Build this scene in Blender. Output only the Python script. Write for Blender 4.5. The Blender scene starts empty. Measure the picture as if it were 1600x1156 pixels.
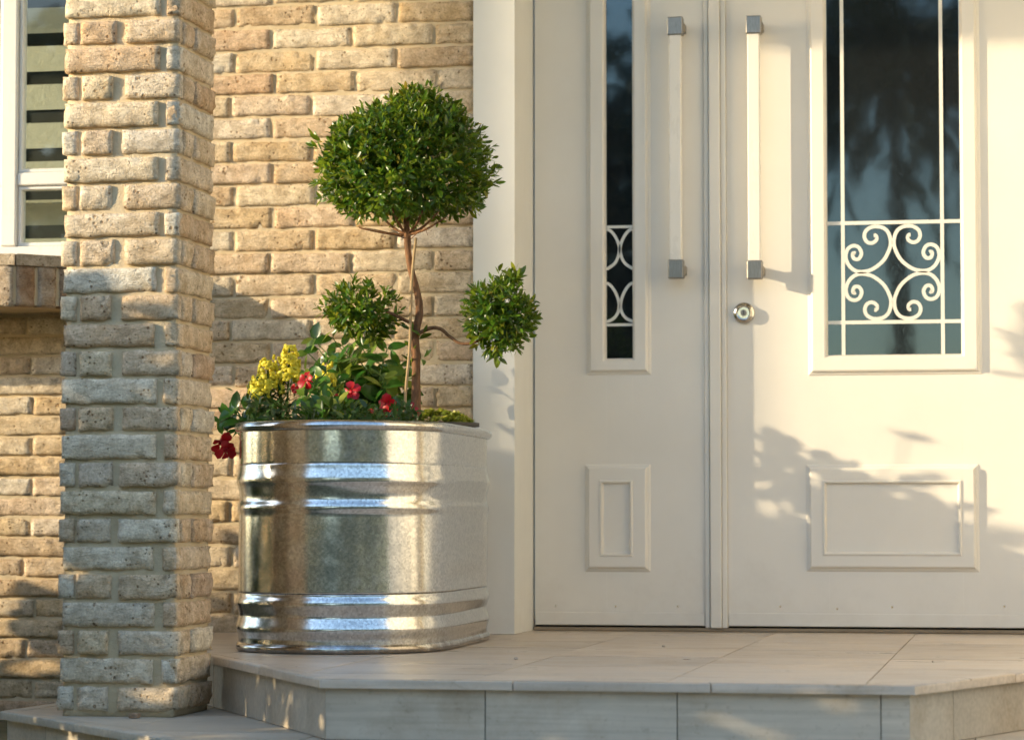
import bpy, bmesh, math, random
import numpy as np
from mathutils import Vector, Matrix, Euler, noise

R = math.radians
SC = bpy.context.scene
COL = SC.collection
rng = random.Random(7)

# ------------------------------------------------------------------ camera
CAM = Vector((0.994, -8.49, 0.364))
FPX = 4300.0                                   # focal length in photo pixels (1600 wide)
YAW, PITCH = R(10.668), R(3.061)
cd = bpy.data.cameras.new('camera')
cam = bpy.data.objects.new('camera', cd)
COL.objects.link(cam)
cam.location = CAM
cam.rotation_euler = (R(90) + PITCH, 0, YAW)
cd.sensor_fit = 'HORIZONTAL'
cd.sensor_width = 36.0
cd.lens = 36.0 * FPX / 1600
cd.clip_start, cd.clip_end = 0.1, 2000
cd.dof.use_dof = True
cd.dof.focus_distance = 7.55
cd.dof.aperture_fstop = 4.2
SC.camera = cam

# ------------------------------------------------------------------ light
TRAVEL = Vector((1.0, 0.43, -0.262)).normalized()     # direction sunlight travels
W = bpy.data.worlds.new('World')
SC.world = W
W.use_nodes = True
wn = W.node_tree
bg = wn.nodes['Background']
sky = wn.nodes.new('ShaderNodeTexSky')
sky.sky_type = 'NISHITA'
sky.sun_disc = False
sky.sun_elevation = math.asin(-TRAVEL.z)
sky.sun_rotation = math.atan2(-TRAVEL.x, -TRAVEL.y)
sky.air_density, sky.dust_density, sky.ozone_density = 1.0, 0.6, 1.1
wn.links.new(sky.outputs[0], bg.inputs[0])
bg.inputs[1].default_value = 0.15
ld = bpy.data.lights.new('sun', 'SUN')
ld.energy = 2.05
ld.color = (1.0, 0.81, 0.53)
ld.angle = R(0.53)
sun = bpy.data.objects.new('sun', ld)
COL.objects.link(sun)
sun.rotation_euler = TRAVEL.to_track_quat('-Z', 'Y').to_euler()
sun.location = (-12, -6, 6)
SC.view_settings.view_transform = 'Standard'
SC.view_settings.look = 'None'
SC.view_settings.exposure = 1.74
SC.view_settings.gamma = 1
SC.view_settings.use_curve_mapping = False
SC.cycles.use_denoising = True
SC.cycles.max_bounces = 8
SC.cycles.transparent_max_bounces = 8
SC.cycles.sample_clamp_indirect = 6

# ------------------------------------------------------------------ survey helper
_fw = Vector((-math.sin(YAW) * math.cos(PITCH), math.cos(YAW) * math.cos(PITCH), math.sin(PITCH)))
_rt = Vector((math.cos(YAW), math.sin(YAW), 0))
_up = _rt.cross(_fw)


def onY(px, py, y):
    """point of the plane y that the photo shows at (px, py)"""
    d = _fw + _rt * ((px - 800) / FPX) + _up * ((578 - py) / FPX)
    return CAM + d * ((y - CAM.y) / d.y)


def onZ(px, py, z):
    d = _fw + _rt * ((px - 800) / FPX) + _up * ((578 - py) / FPX)
    return CAM + d * ((z - CAM.z) / d.z)


def rectY(x0, y0, x1, y1, y):
    """true rectangle on plane y: returns X0, X1, Z0, Z1"""
    ym, xm = (y0 + y1) / 2, (x0 + x1) / 2
    return onY(x0, ym, y).x, onY(x1, ym, y).x, onY(xm, y1, y).z, onY(xm, y0, y).z


# ------------------------------------------------------------------ object helpers
def link(o, parent=None):
    COL.objects.link(o)
    if parent is not None:
        o.parent = parent
        o.matrix_parent_inverse = Matrix.Translation(-PLOC[parent.name])
    return o


PLOC = {}


def tag(o, label=None, cat=None, group=None, kind=None):
    if label: o['label'] = label
    if cat: o['category'] = cat
    if group: o['group'] = group
    if kind: o['kind'] = kind
    return o


def thing(name, loc, label, cat, group=None):
    o = bpy.data.objects.new(name, None)
    o.empty_display_size = 0.1
    COL.objects.link(o)
    o.location = loc
    PLOC[o.name] = Vector(loc)
    return tag(o, label, cat, group)


def finish(me, mat, smooth=False):
    me.materials.append(mat)
    if smooth:
        me.polygons.foreach_set('use_smooth', [True] * len(me.polygons))
    return me


def obj(name, bm, mat, parent=None, smooth=False, sharp=None):
    """bmesh in world coordinates -> one mesh object with its origin in its middle"""
    bmesh.ops.recalc_face_normals(bm, faces=bm.faces)
    c = Vector((0, 0, 0))
    vs = [v.co for v in bm.verts]
    lo = Vector([min(v[i] for v in vs) for i in range(3)])
    hi = Vector([max(v[i] for v in vs) for i in range(3)])
    c = (lo + hi) / 2
    for v in bm.verts: v.co -= c
    me = bpy.data.meshes.new(name)
    bm.to_mesh(me)
    bm.free()
    finish(me, mat, smooth)
    if smooth and sharp:
        me.set_sharp_from_angle(angle=R(sharp))
    o = bpy.data.objects.new(name, me)
    o.location = c
    link(o, parent)
    PLOC[o.name] = c.copy() if parent is None else c.copy()
    return o


def sub(name, bm, mat, part, **k):
    """sub-part: child of a part whose origin is at PLOC[part]"""
    return obj(name, bm, mat, part, **k)


def nb(): return bmesh.new()


def box(bm, x0, x1, y0, y1, z0, z1, bev=0.0, seg=1):
    vs = [bm.verts.new((x, y, z)) for x in (x0, x1) for y in (y0, y1) for z in (z0, z1)]
    fs = []
    for q in ((0, 1, 3, 2), (4, 6, 7, 5), (0, 4, 5, 1), (2, 3, 7, 6), (0, 2, 6, 4), (1, 5, 7, 3)):
        fs.append(bm.faces.new([vs[i] for i in q]))
    if bev:
        es = {e for f in fs for e in f.edges}
        bmesh.ops.bevel(bm, geom=list(es), offset=bev, segments=seg, profile=0.5, affect='EDGES')
    return bm


def B(x0, x1, y0, y1, z0, z1, bev=0.0, seg=1):
    return box(nb(), x0, x1, y0, y1, z0, z1, bev, seg)


def prism(bm, poly, z0, z1, bev=0.0):
    """poly: CCW list of (x, y)"""
    lo = [bm.verts.new((x, y, z0)) for x, y in poly]
    hi = [bm.verts.new((x, y, z1)) for x, y in poly]
    n = len(poly)
    top = bm.faces.new(hi)
    bm.faces.new(lo[::-1])
    for i in range(n):
        j = (i + 1) % n
        bm.faces.new((lo[i], lo[j], hi[j], hi[i]))
    if bev:
        bmesh.ops.bevel(bm, geom=list(top.edges), offset=bev, segments=2, profile=0.5, affect='EDGES')
    return bm


def tube(bm, pts, radii, n=8, caps=True):
    pts = [Vector(p) for p in pts]
    if not hasattr(radii, '__len__'): radii = [radii] * len(pts)
    rings = []
    prev = None
    for i, p in enumerate(pts):
        a = pts[max(i - 1, 0)]; b = pts[min(i + 1, len(pts) - 1)]
        t = (b - a).normalized()
        if prev is None:
            u = t.orthogonal().normalized()
        else:
            u = (prev - t * prev.dot(t)).normalized()
        prev = u
        w = t.cross(u)
        rings.append([bm.verts.new(p + (u * math.cos(k * 2 * math.pi / n) + w * math.sin(k * 2 * math.pi / n)) * radii[i]) for k in range(n)])
    for a, b in zip(rings, rings[1:]):
        for k in range(n):
            bm.faces.new((a[k], a[(k + 1) % n], b[(k + 1) % n], b[k]))
    if caps:
        bm.faces.new(rings[0][::-1]); bm.faces.new(rings[-1])
    return bm


def spline(pts, n=8):
    """Catmull-Rom through pts (tuples of any size)"""
    P = [np.array(p, float) for p in pts]
    P = [2 * P[0] - P[1]] + P + [2 * P[-1] - P[-2]]
    out = []
    for i in range(1, len(P) - 2):
        for k in range(n):
            t = k / n
            out.append(0.5 * (2 * P[i] + (P[i + 1] - P[i - 1]) * t + (2 * P[i - 1] - 5 * P[i] + 4 * P[i + 1] - P[i + 2]) * t * t
                              + (3 * P[i] - P[i - 1] - 3 * P[i + 1] + P[i + 2]) * t ** 3))
    out.append(P[-2])
    return out


def lathe(bm, prof, centre, axis='Z', n=24):
    """prof: list of (radius, along)"""
    rings = []
    for r, h in prof:
        ring = []
        for k in range(n):
            a = 2 * math.pi * k / n
            if axis == 'Z': p = (r * math.cos(a), r * math.sin(a), h)
            else: p = (r * math.cos(a), -h, r * math.sin(a))       # axis -Y
            ring.append(bm.verts.new(Vector(centre) + Vector(p)))
        rings.append(ring)
    for a, b in zip(rings, rings[1:]):
        for k in range(n):
            bm.faces.new((a[k], a[(k + 1) % n], b[(k + 1) % n], b[k]))
    bm.faces.new(rings[0]); bm.faces.new(rings[-1])
    return bm


def frame_rings(bm, x0, x1, z0, z1, y, prof, fill=False):
    """mitred frame facing -Y; prof: list of (inset, height proud of y)"""
    rings = []
    for ins, h in prof:
        rings.append([bm.verts.new(p) for p in ((x0 + ins, y - h, z0 + ins), (x1 - ins, y - h, z0 + ins), (x1 - ins, y - h, z1 - ins), (x0 + ins, y - h, z1 - ins))])
    for a, b in zip(rings, rings[1:]):
        for k in range(4):
            bm.faces.new((a[k], a[(k + 1) % 4], b[(k + 1) % 4], b[k]))
    if fill: bm.faces.new(rings[-1])
    return bm


def clip(poly, nx, ny, d):
    """keep the part of poly where nx*x + ny*y <= d"""
    out = []
    for i in range(len(poly)):
        a, b = poly[i], poly[(i + 1) % len(poly)]
        da, db = nx * a[0] + ny * a[1] - d, nx * b[0] + ny * b[1] - d
        if da <= 0: out.append(a)
        if da * db < 0:
            t = da / (da - db)
            out.append((a[0] + (b[0] - a[0]) * t, a[1] + (b[1] - a[1]) * t))
    return out


def clip_convex(poly, hull):
    for i in range(len(hull)):
        a, b = hull[i], hull[(i + 1) % len(hull)]
        ex, ey = b[0] - a[0], b[1] - a[1]
        nx, ny = ey, -ex
        poly = clip(poly, nx, ny, nx * a[0] + ny * a[1])
        if len(poly) < 3: return []
    return poly


def area(p):
    return 0.5 * sum(p[i][0] * p[(i + 1) % len(p)][1] - p[(i + 1) % len(p)][0] * p[i][1] for i in range(len(p)))


def inset_hull(h, d):
    """convex CCW polygon moved in by d on every side"""
    n = len(h)
    lines = []
    for i in range(n):
        a, b = h[i], h[(i + 1) % n]
        ex, ey = b[0] - a[0], b[1] - a[1]
        l = math.hypot(ex, ey)
        nx, ny = ey / l, -ex / l
        lines.append((nx, ny, nx * a[0] + ny * a[1] - d))
    out = []
    for i in range(n):
        (a, b, c), (e, f, g) = lines[i - 1], lines[i]
        det = a * f - b * e
        out.append(((c * f - b * g) / det, (a * g - c * e) / det))
    return out


# ------------------------------------------------------------------ materials
def mat(name):
    m = bpy.data.materials.new(name)
    m.use_nodes = True
    nt = m.node_tree
    return m, nt, nt.nodes['Principled BSDF'], nt.nodes.new, nt.links.new


def ramp(nt, stops, interp='LINEAR'):
    r = nt.nodes.new('ShaderNodeValToRGB')
    r.color_ramp.interpolation = interp
    el = r.color_ramp.elements
    while len(el) < len(stops): el.new(0.5)
    for e, (p, c) in zip(el, stops):
        e.position = p
        e.color = (c[0], c[1], c[2], 1) if hasattr(c, '__len__') else (c, c, c, 1)
    return r


def noise_tex(nt, scale, detail=4, rough=0.55, vec=None, dist=0.0):
    n = nt.nodes.new('ShaderNodeTexNoise')
    n.inputs['Scale'].default_value = scale
    n.inputs['Detail'].default_value = detail
    n.inputs['Roughness'].default_value = rough
    n.inputs['Distortion'].default_value = dist
    if vec is not None: nt.links.new(vec, n.inputs['Vector'])
    return n


def math_node(nt, op, a, b=None):
    n = nt.nodes.new('ShaderNodeMath')
    n.operation = op
    for i, v in enumerate((a, b)):
        if v is None: continue
        if isinstance(v, (int, float)): n.inputs[i].default_value = v
        else: nt.links.new(v, n.inputs[i])
    return n.outputs[0]


def mix(nt, fac, a, b, blend='MIX'):
    n = nt.nodes.new('ShaderNodeMix')
    n.data_type = 'RGBA'
    n.blend_type = blend
    for sock, v in ((n.inputs['Factor'], fac), (n.inputs['A'], a), (n.inputs['B'], b)):
        if isinstance(v, (int, float)): sock.default_value = v
        elif isinstance(v, tuple): sock.default_value = (*v, 1)
        else: nt.links.new(v, sock)
    return n.outputs['Result']


def bump(nt, height, strength, dist, normal=None):
    b = nt.nodes.new('ShaderNodeBump')
    b.inputs['Strength'].default_value = strength
    b.inputs['Distance'].default_value = dist
    nt.links.new(height, b.inputs['Height'])
    if normal is not None: nt.links.new(normal, b.inputs['Normal'])
    return b.outputs[0]


def world_pos(nt, per_object=False, scale=(1, 1, 1)):
    g = nt.nodes.new('ShaderNodeNewGeometry')
    out = g.outputs['Position']
    if per_object:
        oi = nt.nodes.new('ShaderNodeObjectInfo')
        mu = nt.nodes.new('ShaderNodeVectorMath'); mu.operation = 'MULTIPLY_ADD'
        nt.links.new(oi.outputs['Random'], mu.inputs[0])
        mu.inputs[1].default_value = (37.0, 71.0, 53.0)
        nt.links.new(out, mu.inputs[2])
        out = mu.outputs[0]
    if scale != (1, 1, 1):
        mp = nt.nodes.new('ShaderNodeVectorMath'); mp.operation = 'MULTIPLY'
        nt.links.new(out, mp.inputs[0])
        mp.inputs[1].default_value = scale
        out = mp.outputs[0]
    return out


def make_brick_mat(name, stops):
    m, nt, p, N, L = mat(name)
    oi = N('ShaderNodeObjectInfo')
    pos = world_pos(nt, True)
    rp = ramp(nt, stops, 'LINEAR')
    L(oi.outputs['Random'], rp.inputs[0])
    n1 = noise_tex(nt, 9, 5, 0.6, pos)
    r1 = ramp(nt, [(0.35, 0.0), (0.7, 1.0)])
    L(n1.outputs[0], r1.inputs[0])
    c = mix(nt, math_node(nt, 'MULTIPLY', r1.outputs[0], 0.42), rp.outputs[0], (0.79, 0.715, 0.59))      # lime bloom
    n2 = noise_tex(nt, 26, 6, 0.7, pos)
    r2 = ramp(nt, [(0.38, (0.76, 0.70, 0.62)), (0.62, (1.12, 1.1, 1.06))])
    L(n2.outputs[0], r2.inputs[0])
    c = mix(nt, 1.0, c, r2.outputs[0], 'MULTIPLY')
    n4 = noise_tex(nt, 170, 2, 0.6, pos)
    r4 = ramp(nt, [(0.3, (0.8, 0.78, 0.75)), (0.6, (1.05, 1.05, 1.05))])
    L(n4.outputs[0], r4.inputs[0])
    c = mix(nt, 1.0, c, r4.outputs[0], 'MULTIPLY')
    pv = N('ShaderNodeTexVoronoi'); pv.inputs['Scale'].default_value = 62
    L(pos, pv.inputs['Vector'])
    pn = noise_tex(nt, 14, 3, 0.6, pos)
    pd = math_node(nt, 'SUBTRACT', pv.outputs['Distance'], math_node(nt, 'MULTIPLY', math_node(nt, 'SUBTRACT', pn.outputs[0], 0.5), 0.9))
    pr = ramp(nt, [(0.06, (0.45, 0.36, 0.27)), (0.17, (1, 1, 1))])                      # clustered pits, darkened in the colour
    L(pd, pr.inputs[0])
    c = mix(nt, 0.85, c, pr.outputs[0], 'MULTIPLY')
    L(c, p.inputs['Base Color'])
    p.inputs['Roughness'].default_value = 0.92
    p.inputs['Specular IOR Level'].default_value = 0.2
    # relief: folds, pits, grain
    fold = noise_tex(nt, 1.0, 4, 0.6, world_pos(nt, True, (16, 16, 60)), 1.2)
    vor = N('ShaderNodeTexVoronoi'); vor.inputs['Scale'].default_value = 95
    L(pos, vor.inputs['Vector'])
    vr = ramp(nt, [(0.0, 0.0), (0.22, 1.0)])
    L(vor.outputs['Distance'], vr.inputs[0])
    ng = noise_tex(nt, 260, 3, 0.6, pos)
    cr = ramp(nt, [(0.455, 1.0), (0.495, 0.0), (0.505, 0.0), (0.545, 1.0)])            # thin firing cracks along the folds
    cn = noise_tex(nt, 1.0, 3, 0.55, world_pos(nt, True, (13, 13, 42)), 2.2)
    L(cn.outputs[0], cr.inputs[0])
    b0 = bump(nt, cr.outputs[0], 0.55, 0.004)
    b1 = bump(nt, fold.outputs[0], 0.55, 0.006, b0)
    prr = ramp(nt, [(0.05, 0.0), (0.2, 1.0)])
    L(pd, prr.inputs[0])
    b1 = bump(nt, prr.outputs[0], 0.8, 0.004, b1)
    b2 = bump(nt, vr.outputs[0], 0.7, 0.0022, b1)
    b3 = bump(nt, ng.outputs[0], 1.0, 0.0026, b2)
    L(b3, p.inputs['Normal'])
    return m


M = {}
M['brick'] = make_brick_mat('handmade_brick', [(0.0, (0.80, 0.72, 0.58)), (0.14, (0.62, 0.45, 0.25)), (0.28, (0.76, 0.64, 0.46)), (0.42, (0.66, 0.46, 0.30)), (0.55, (0.82, 0.76, 0.65)),
                                               (0.68, (0.70, 0.53, 0.31)), (0.82, (0.74, 0.59, 0.44)), (1.0, (0.58, 0.42, 0.25))])
M['pillar_brick'] = make_brick_mat('pillar_brick', [(0.0, (0.819, 0.710, 0.522)), (0.16, (0.630, 0.430, 0.252)), (0.32, (0.840, 0.760, 0.603)), (0.46, (0.714, 0.520, 0.315)), (0.6, (0.798, 0.660, 0.450)),
                                                    (0.74, (0.578, 0.400, 0.261)), (0.86, (0.777, 0.720, 0.594)), (1.0, (0.693, 0.500, 0.306))])
M['sill_top'] = make_brick_mat('sill_coping', [(0.0, (0.52, 0.42, 0.30)), (1.0, (0.58, 0.48, 0.35))])
M['sill_brick'] = make_brick_mat('sill_brick', [(0.0, (0.36, 0.22, 0.13)), (0.4, (0.44, 0.29, 0.18)), (0.7, (0.33, 0.20, 0.12)), (1.0, (0.55, 0.45, 0.34))])


def mk_mortar():
    m, nt, p, N, L = mat('sandy_mortar')
    pos = world_pos(nt)
    n1 = noise_tex(nt, 7, 5, 0.6, pos)
    r = ramp(nt, [(0.3, (0.58, 0.455, 0.28)), (0.7, (0.70, 0.58, 0.39))])
    L(n1.outputs[0], r.inputs[0])
    L(r.outputs[0], p.inputs['Base Color'])
    p.inputs['Roughness'].default_value = 0.95
    p.inputs['Specular IOR Level'].default_value = 0.15
    a = noise_tex(nt, 60, 5, 0.7, pos)
    b = noise_tex(nt, 330, 2, 0.6, pos)
    L(bump(nt, b.outputs[0], 1.0, 0.002, bump(nt, a.outputs[0], 0.9, 0.005)), p.inputs['Normal'])
    return m


M['mortar'] = mk_mortar()


def mk_paint(name, col, rough=0.38, bumpy=0.25):
    m, nt, p, N, L = mat(name)
    pos = world_pos(nt)
    n1 = noise_tex(nt, 2.2, 5, 0.6, pos)
    r = ramp(nt, [(0.3, tuple(c * 0.95 for c in col)), (0.7, tuple(min(1, c * 1.03) for c in col))])
    L(n1.outputs[0], r.inputs[0])
    L(r.outputs[0], p.inputs['Base Color'])
    n2 = noise_tex(nt, 30, 3, 0.6, world_pos(nt, False, (1, 1, 0.35)))
    rr = ramp(nt, [(0.3, rough - 0.07), (0.7, rough + 0.09)])
    L(n2.outputs[0], rr.inputs[0])
    L(rr.outputs[0], p.inputs['Roughness'])
    n3 = noise_tex(nt, 14, 3, 0.5, pos)
    n4 = noise_tex(nt, 500, 2, 0.5, pos)
    n6 = noise_tex(nt, 1.0, 4, 0.6, world_pos(nt, False, (210, 210, 5)))            # brush marks
    L(bump(nt, n6.outputs[0], bumpy * 0.8, 0.0006, bump(nt, n4.outputs[0], bumpy, 0.0003, bump(nt, n3.outputs[0], bumpy, 0.0008))), p.inputs['Normal'])
    sx = N('ShaderNodeSeparateXYZ'); L(world_pos(nt), sx.inputs[0])
    g1 = noise_tex(nt, 5, 6, 0.7, pos)
    lowz = math_node(nt, 'SUBTRACT', g1.outputs[0], math_node(nt, 'MULTIPLY', sx.outputs['Z'], 0.9))
    gr = ramp(nt, [(0.36, 0.0), (0.66, 1.0)])
    L(lowz, gr.inputs[0])
    sp = noise_tex(nt, 75, 4, 0.7, pos)
    spr = ramp(nt, [(0.68, 0.0), (0.76, 1.0)])
    L(sp.outputs[0], spr.inputs[0])
    dirt = math_node(nt, 'ADD', math_node(nt, 'MULTIPLY', gr.outputs[0], 0.16), math_node(nt, 'MULTIPLY', spr.outputs[0], 0.10))
    L(mix(nt, dirt, r.outputs[0], (0.40, 0.32, 0.22)), p.inputs['Base Color'])
    return m


M['paint'] = mk_paint('cream_door_paint', (0.80, 0.755, 0.67))
M['plaster'] = mk_paint('white_plaster_trim', (0.74, 0.735, 0.69), 0.6, 0.5)
M['upvc'] = mk_paint('white_window_frame', (0.80, 0.79, 0.75), 0.3, 0.1)
M['handle_white'] = mk_paint('handle_white', (0.80, 0.77, 0.70), 0.3, 0.1)
M['scroll'] = mk_paint('scroll_white', (0.78, 0.76, 0.68), 0.4, 0.1)
M['garden_white'] = mk_paint('garden_wall_white', (0.84, 0.80, 0.715), 0.8, 0.6)


def mk_metal(name, col, rough, metal=1.0, brushed=False):
    m, nt, p, N, L = mat(name)
    pos = world_pos(nt, False, (300, 300, 40) if brushed else (1, 1, 1))
    n = noise_tex(nt, 1.0 if brushed else 60, 3, 0.6, pos)
    r = ramp(nt, [(0.3, tuple(c * 0.72 for c in col)), (0.7, col)])
    L(n.outputs[0], r.inputs[0])
    L(r.outputs[0], p.inputs['Base Color'])
    p.inputs['Metallic'].default_value = metal
    p.inputs['Roughness'].default_value = rough
    L(bump(nt, n.outputs[0], 0.3, 0.0006), p.inputs['Normal'])
    return m


M['dark_metal'] = mk_metal('brushed_dark_nickel', (0.36, 0.33, 0.29), 0.38, 1.0, True)
M['chrome'] = mk_metal('satin_chrome', (0.72, 0.69, 0.63), 0.14)
M['black_plastic'] = mk_metal('black_plastic', (0.035, 0.033, 0.03), 0.45, 0.0)
M['dark'] = mk_metal('hole_shade', (0.012, 0.011, 0.010), 0.9, 0.0)  # near-black colour puts in the shade of the door gap and keyhole


def mk_galv():
    m, nt, p, N, L = mat('galvanised_steel')
    pos = world_pos(nt)
    v = N('ShaderNodeTexVoronoi'); v.inputs['Scale'].default_value = 170
    L(pos, v.inputs['Vector'])
    sp = ramp(nt, [(0.1, (0.50, 0.505, 0.50)), (0.9, (0.76, 0.765, 0.75))])
    L(v.outputs['Color'], sp.inputs[0])
    # grime near the foot, faint drips
    sx = N('ShaderNodeSeparateXYZ'); L(pos, sx.inputs[0])
    n1 = noise_tex(nt, 24, 5, 0.7, pos)
    hgt = math_node(nt, 'ADD', math_node(nt, 'MULTIPLY', sx.outputs['Z'], 14.0), math_node(nt, 'MULTIPLY', n1.outputs[0], 1.2))
    gr = ramp(nt, [(0.70, 1.0), (1.06, 0.0)])
    L(hgt, gr.inputs[0])
    c = mix(nt, math_node(nt, 'MULTIPLY', gr.outputs[0], 0.75), sp.outputs[0], (0.20, 0.16, 0.12))
    n5 = noise_tex(nt, 1.0, 4, 0.65, world_pos(nt, False, (60, 60, 11)))
    st = ramp(nt, [(0.66, 0.0), (0.74, 1.0)])
    L(n5.outputs[0], st.inputs[0])
    c = mix(nt, math_node(nt, 'MULTIPLY', st.outputs[0], 0.35), c, (0.42, 0.39, 0.33))
    n7 = noise_tex(nt, 70, 4, 0.75, pos)
    sp7 = ramp(nt, [(0.66, 0.0), (0.72, 1.0)])
    L(n7.outputs[0], sp7.inputs[0])
    low7 = ramp(nt, [(0.1, 1.0), (0.5, 0.12)])
    L(sx.outputs['Z'], low7.inputs[0])
    c = mix(nt, math_node(nt, 'MULTIPLY', math_node(nt, 'MULTIPLY', sp7.outputs[0], low7.outputs[0]), 0.6), c, (0.22, 0.19, 0.15))
    L(c, p.inputs['Base Color'])
    p.inputs['Metallic'].default_value = 1.0
    n2 = noise_tex(nt, 35, 4, 0.6, pos)
    rr = ramp(nt, [(0.3, 0.14), (0.75, 0.24)])
    L(n2.outputs[0], rr.inputs[0])
    L(rr.outputs[0], p.inputs['Roughness'])
    n3 = noise_tex(nt, 330, 2, 0.7, pos)
    n4 = noise_tex(nt, 9, 2, 0.5, pos)
    L(bump(nt, n3.outputs[0], 0.11, 0.0007, bump(nt, n4.outputs[0], 0.35, 0.003)), p.inputs['Normal'])
    return m


M['galv'] = mk_galv()


def mk_stone(name, a, b, gloss=0.35):
    m, nt, p, N, L = mat(name)
    pos = world_pos(nt, True)
    oi = N('ShaderNodeObjectInfo')
    n1 = noise_tex(nt, 1.0, 6, 0.62, world_pos(nt, True, (4, 9, 9)), 0.8)
    r = ramp(nt, [(0.28, a), (0.72, b)])
    L(n1.outputs[0], r.inputs[0])
    hv = N('ShaderNodeHueSaturation')
    L(math_node(nt, 'ADD', math_node(nt, 'MULTIPLY', oi.outputs['Random'], 0.22), 0.89), hv.inputs['Value'])
    L(r.outputs[0], hv.inputs['Color'])
    n2 = noise_tex(nt, 42, 5, 0.7, pos)
    r2 = ramp(nt, [(0.26, (0.70, 0.66, 0.6)), (0.42, (1, 1, 1))])
    L(n2.outputs[0], r2.inputs[0])
    c = mix(nt, 0.8, hv.outputs[0], r2.outputs[0], 'MULTIPLY')
    n5 = noise_tex(nt, 3.2, 6, 0.75, pos)
    r5 = ramp(nt, [(0.50, (1, 1, 1)), (0.72, (0.72, 0.64, 0.54))])                   # old water stains
    L(n5.outputs[0], r5.inputs[0])
    c = mix(nt, 0.8, c, r5.outputs[0], 'MULTIPLY')
    sc = noise_tex(nt, 1.0, 3, 0.5, world_pos(nt, True, (2.5, 90, 90)))
    rs = ramp(nt, [(0.42, (0.93, 0.92, 0.9)), (0.58, (1.04, 1.03, 1.02))])
    L(sc.outputs[0], rs.inputs[0])
    c = mix(nt, 1.0, c, rs.outputs[0], 'MULTIPLY')
    L(c, p.inputs['Base Color'])
    rr = ramp(nt, [(0.3, gloss - 0.08), (0.7, gloss + 0.18)])
    L(n1.outputs[0], rr.inputs[0])
    L(rr.outputs[0], p.inputs['Roughness'])
    L(bump(nt, n2.outputs[0], 0.35, 0.0012), p.inputs['Normal'])
    return m


M['tile'] = mk_stone('limestone_floor', (0.52, 0.425, 0.325), (0.64, 0.54, 0.425), 0.33)
M['riser'] = mk_stone('limestone_riser', (0.45, 0.395, 0.31), (0.58, 0.515, 0.41), 0.5)
M['grout'] = mk_stone('dark_grout', (0.20, 0.16, 0.11), (0.28, 0.22, 0.15), 0.8)
M['pebble'] = mk_stone('pebble_stone', (0.25, 0.2, 0.15), (0.6, 0.55, 0.48), 0.6)


def mk_glass_dark():
    m, nt, p, N, L = mat('door_glass_sky_tint')
    pos = world_pos(nt)
    p.inputs['Base Color'].default_value = (0.012, 0.014, 0.015, 1)  # opaque near-black base stands in for the unlit interior
    p.inputs['IOR'].default_value = 1.8
    p.inputs['Specular Tint'].default_value = (0.66, 0.86, 1.0, 1)  # tint puts the blue of the sky into the reflections
    n = noise_tex(nt, 420, 2, 0.6, pos)
    n2 = noise_tex(nt, 5, 2, 0.5, pos)
    r = ramp(nt, [(0.55, 0.03), (0.75, 0.16)])
    L(n.outputs[0], r.inputs[0])
    L(r.outputs[0], p.inputs['Roughness'])
    d = ramp(nt, [(0.66, (0.012, 0.014, 0.015)), (0.78, (0.07, 0.068, 0.06))])      # dust specks
    L(n.outputs[0], d.inputs[0])
    L(d.outputs[0], p.inputs['Base Color'])
    L(bump(nt, n2.outputs[0], 0.25, 0.0012), p.inputs['Normal'])
    return m


def mk_glass_clear():
    m, nt, p, N, L = mat('window_glass')
    out = nt.nodes['Material Output']
    tr = N('ShaderNodeBsdfTransparent'); tr.inputs[0].default_value = (0.95, 0.97, 0.955, 1)
    gl = N('ShaderNodeBsdfGlossy'); gl.inputs['Roughness'].default_value = 0.02
    fr = N('ShaderNodeFresnel'); fr.inputs['IOR'].default_value = 1.7
    mx = N('ShaderNodeMixShader')
    gm = N('ShaderNodeNewGeometry')
    front = math_node(nt, 'SUBTRACT', 1.0, gm.outputs['Backfacing'])
    L(math_node(nt, 'MULTIPLY', fr.outputs[0], front), mx.inputs[0]); L(tr.outputs[0], mx.inputs[1]); L(gl.outputs[0], mx.inputs[2])
    L(mx.outputs[0], out.inputs[0])
    return m


M['door_glass'] = mk_glass_dark()
M['win_glass'] = mk_glass_clear()


def mk_leaf(name, stops, rough=0.34, trans=0.3, tcol=(0.30, 0.42, 0.04)):
    m, nt, p, N, L = mat(name)
    out = nt.nodes['Material Output']
    g = N('ShaderNodeNewGeometry')
    oi = N('ShaderNodeObjectInfo')
    s = math_node(nt, 'FRACT', math_node(nt, 'ADD', g.outputs['Random Per Island'], math_node(nt, 'MULTIPLY', oi.outputs['Random'], 7.31)))
    r = ramp(nt, stops)
    L(s, r.inputs[0])
    n = noise_tex(nt, 55, 3, 0.6, world_pos(nt))
    rn = ramp(nt, [(0.3, (0.78, 0.8, 0.72)), (0.7, (1.12, 1.12, 1.1))])
    L(n.outputs[0], rn.inputs[0])
    c = mix(nt, 1.0, r.outputs[0], rn.outputs[0], 'MULTIPLY')
    L(c, p.inputs['Base Color'])
    p.inputs['Roughness'].default_value = rough
    p.inputs['Specular IOR Level'].default_value = 0.5
    L(bump(nt, n.outputs[0], 0.25, 0.002), p.inputs['Normal'])
    t = N('ShaderNodeBsdfTranslucent')
    tc = mix(nt, 0.5, c, tcol)
    L(tc, t.inputs[0])
    mx = N('ShaderNodeMixShader'); mx.inputs[0].default_value = trans
    L(p.outputs[0], mx.inputs[1]); L(t.outputs[0], mx.inputs[2])
    L(mx.outputs[0], out.inputs[0])
    return m


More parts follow.
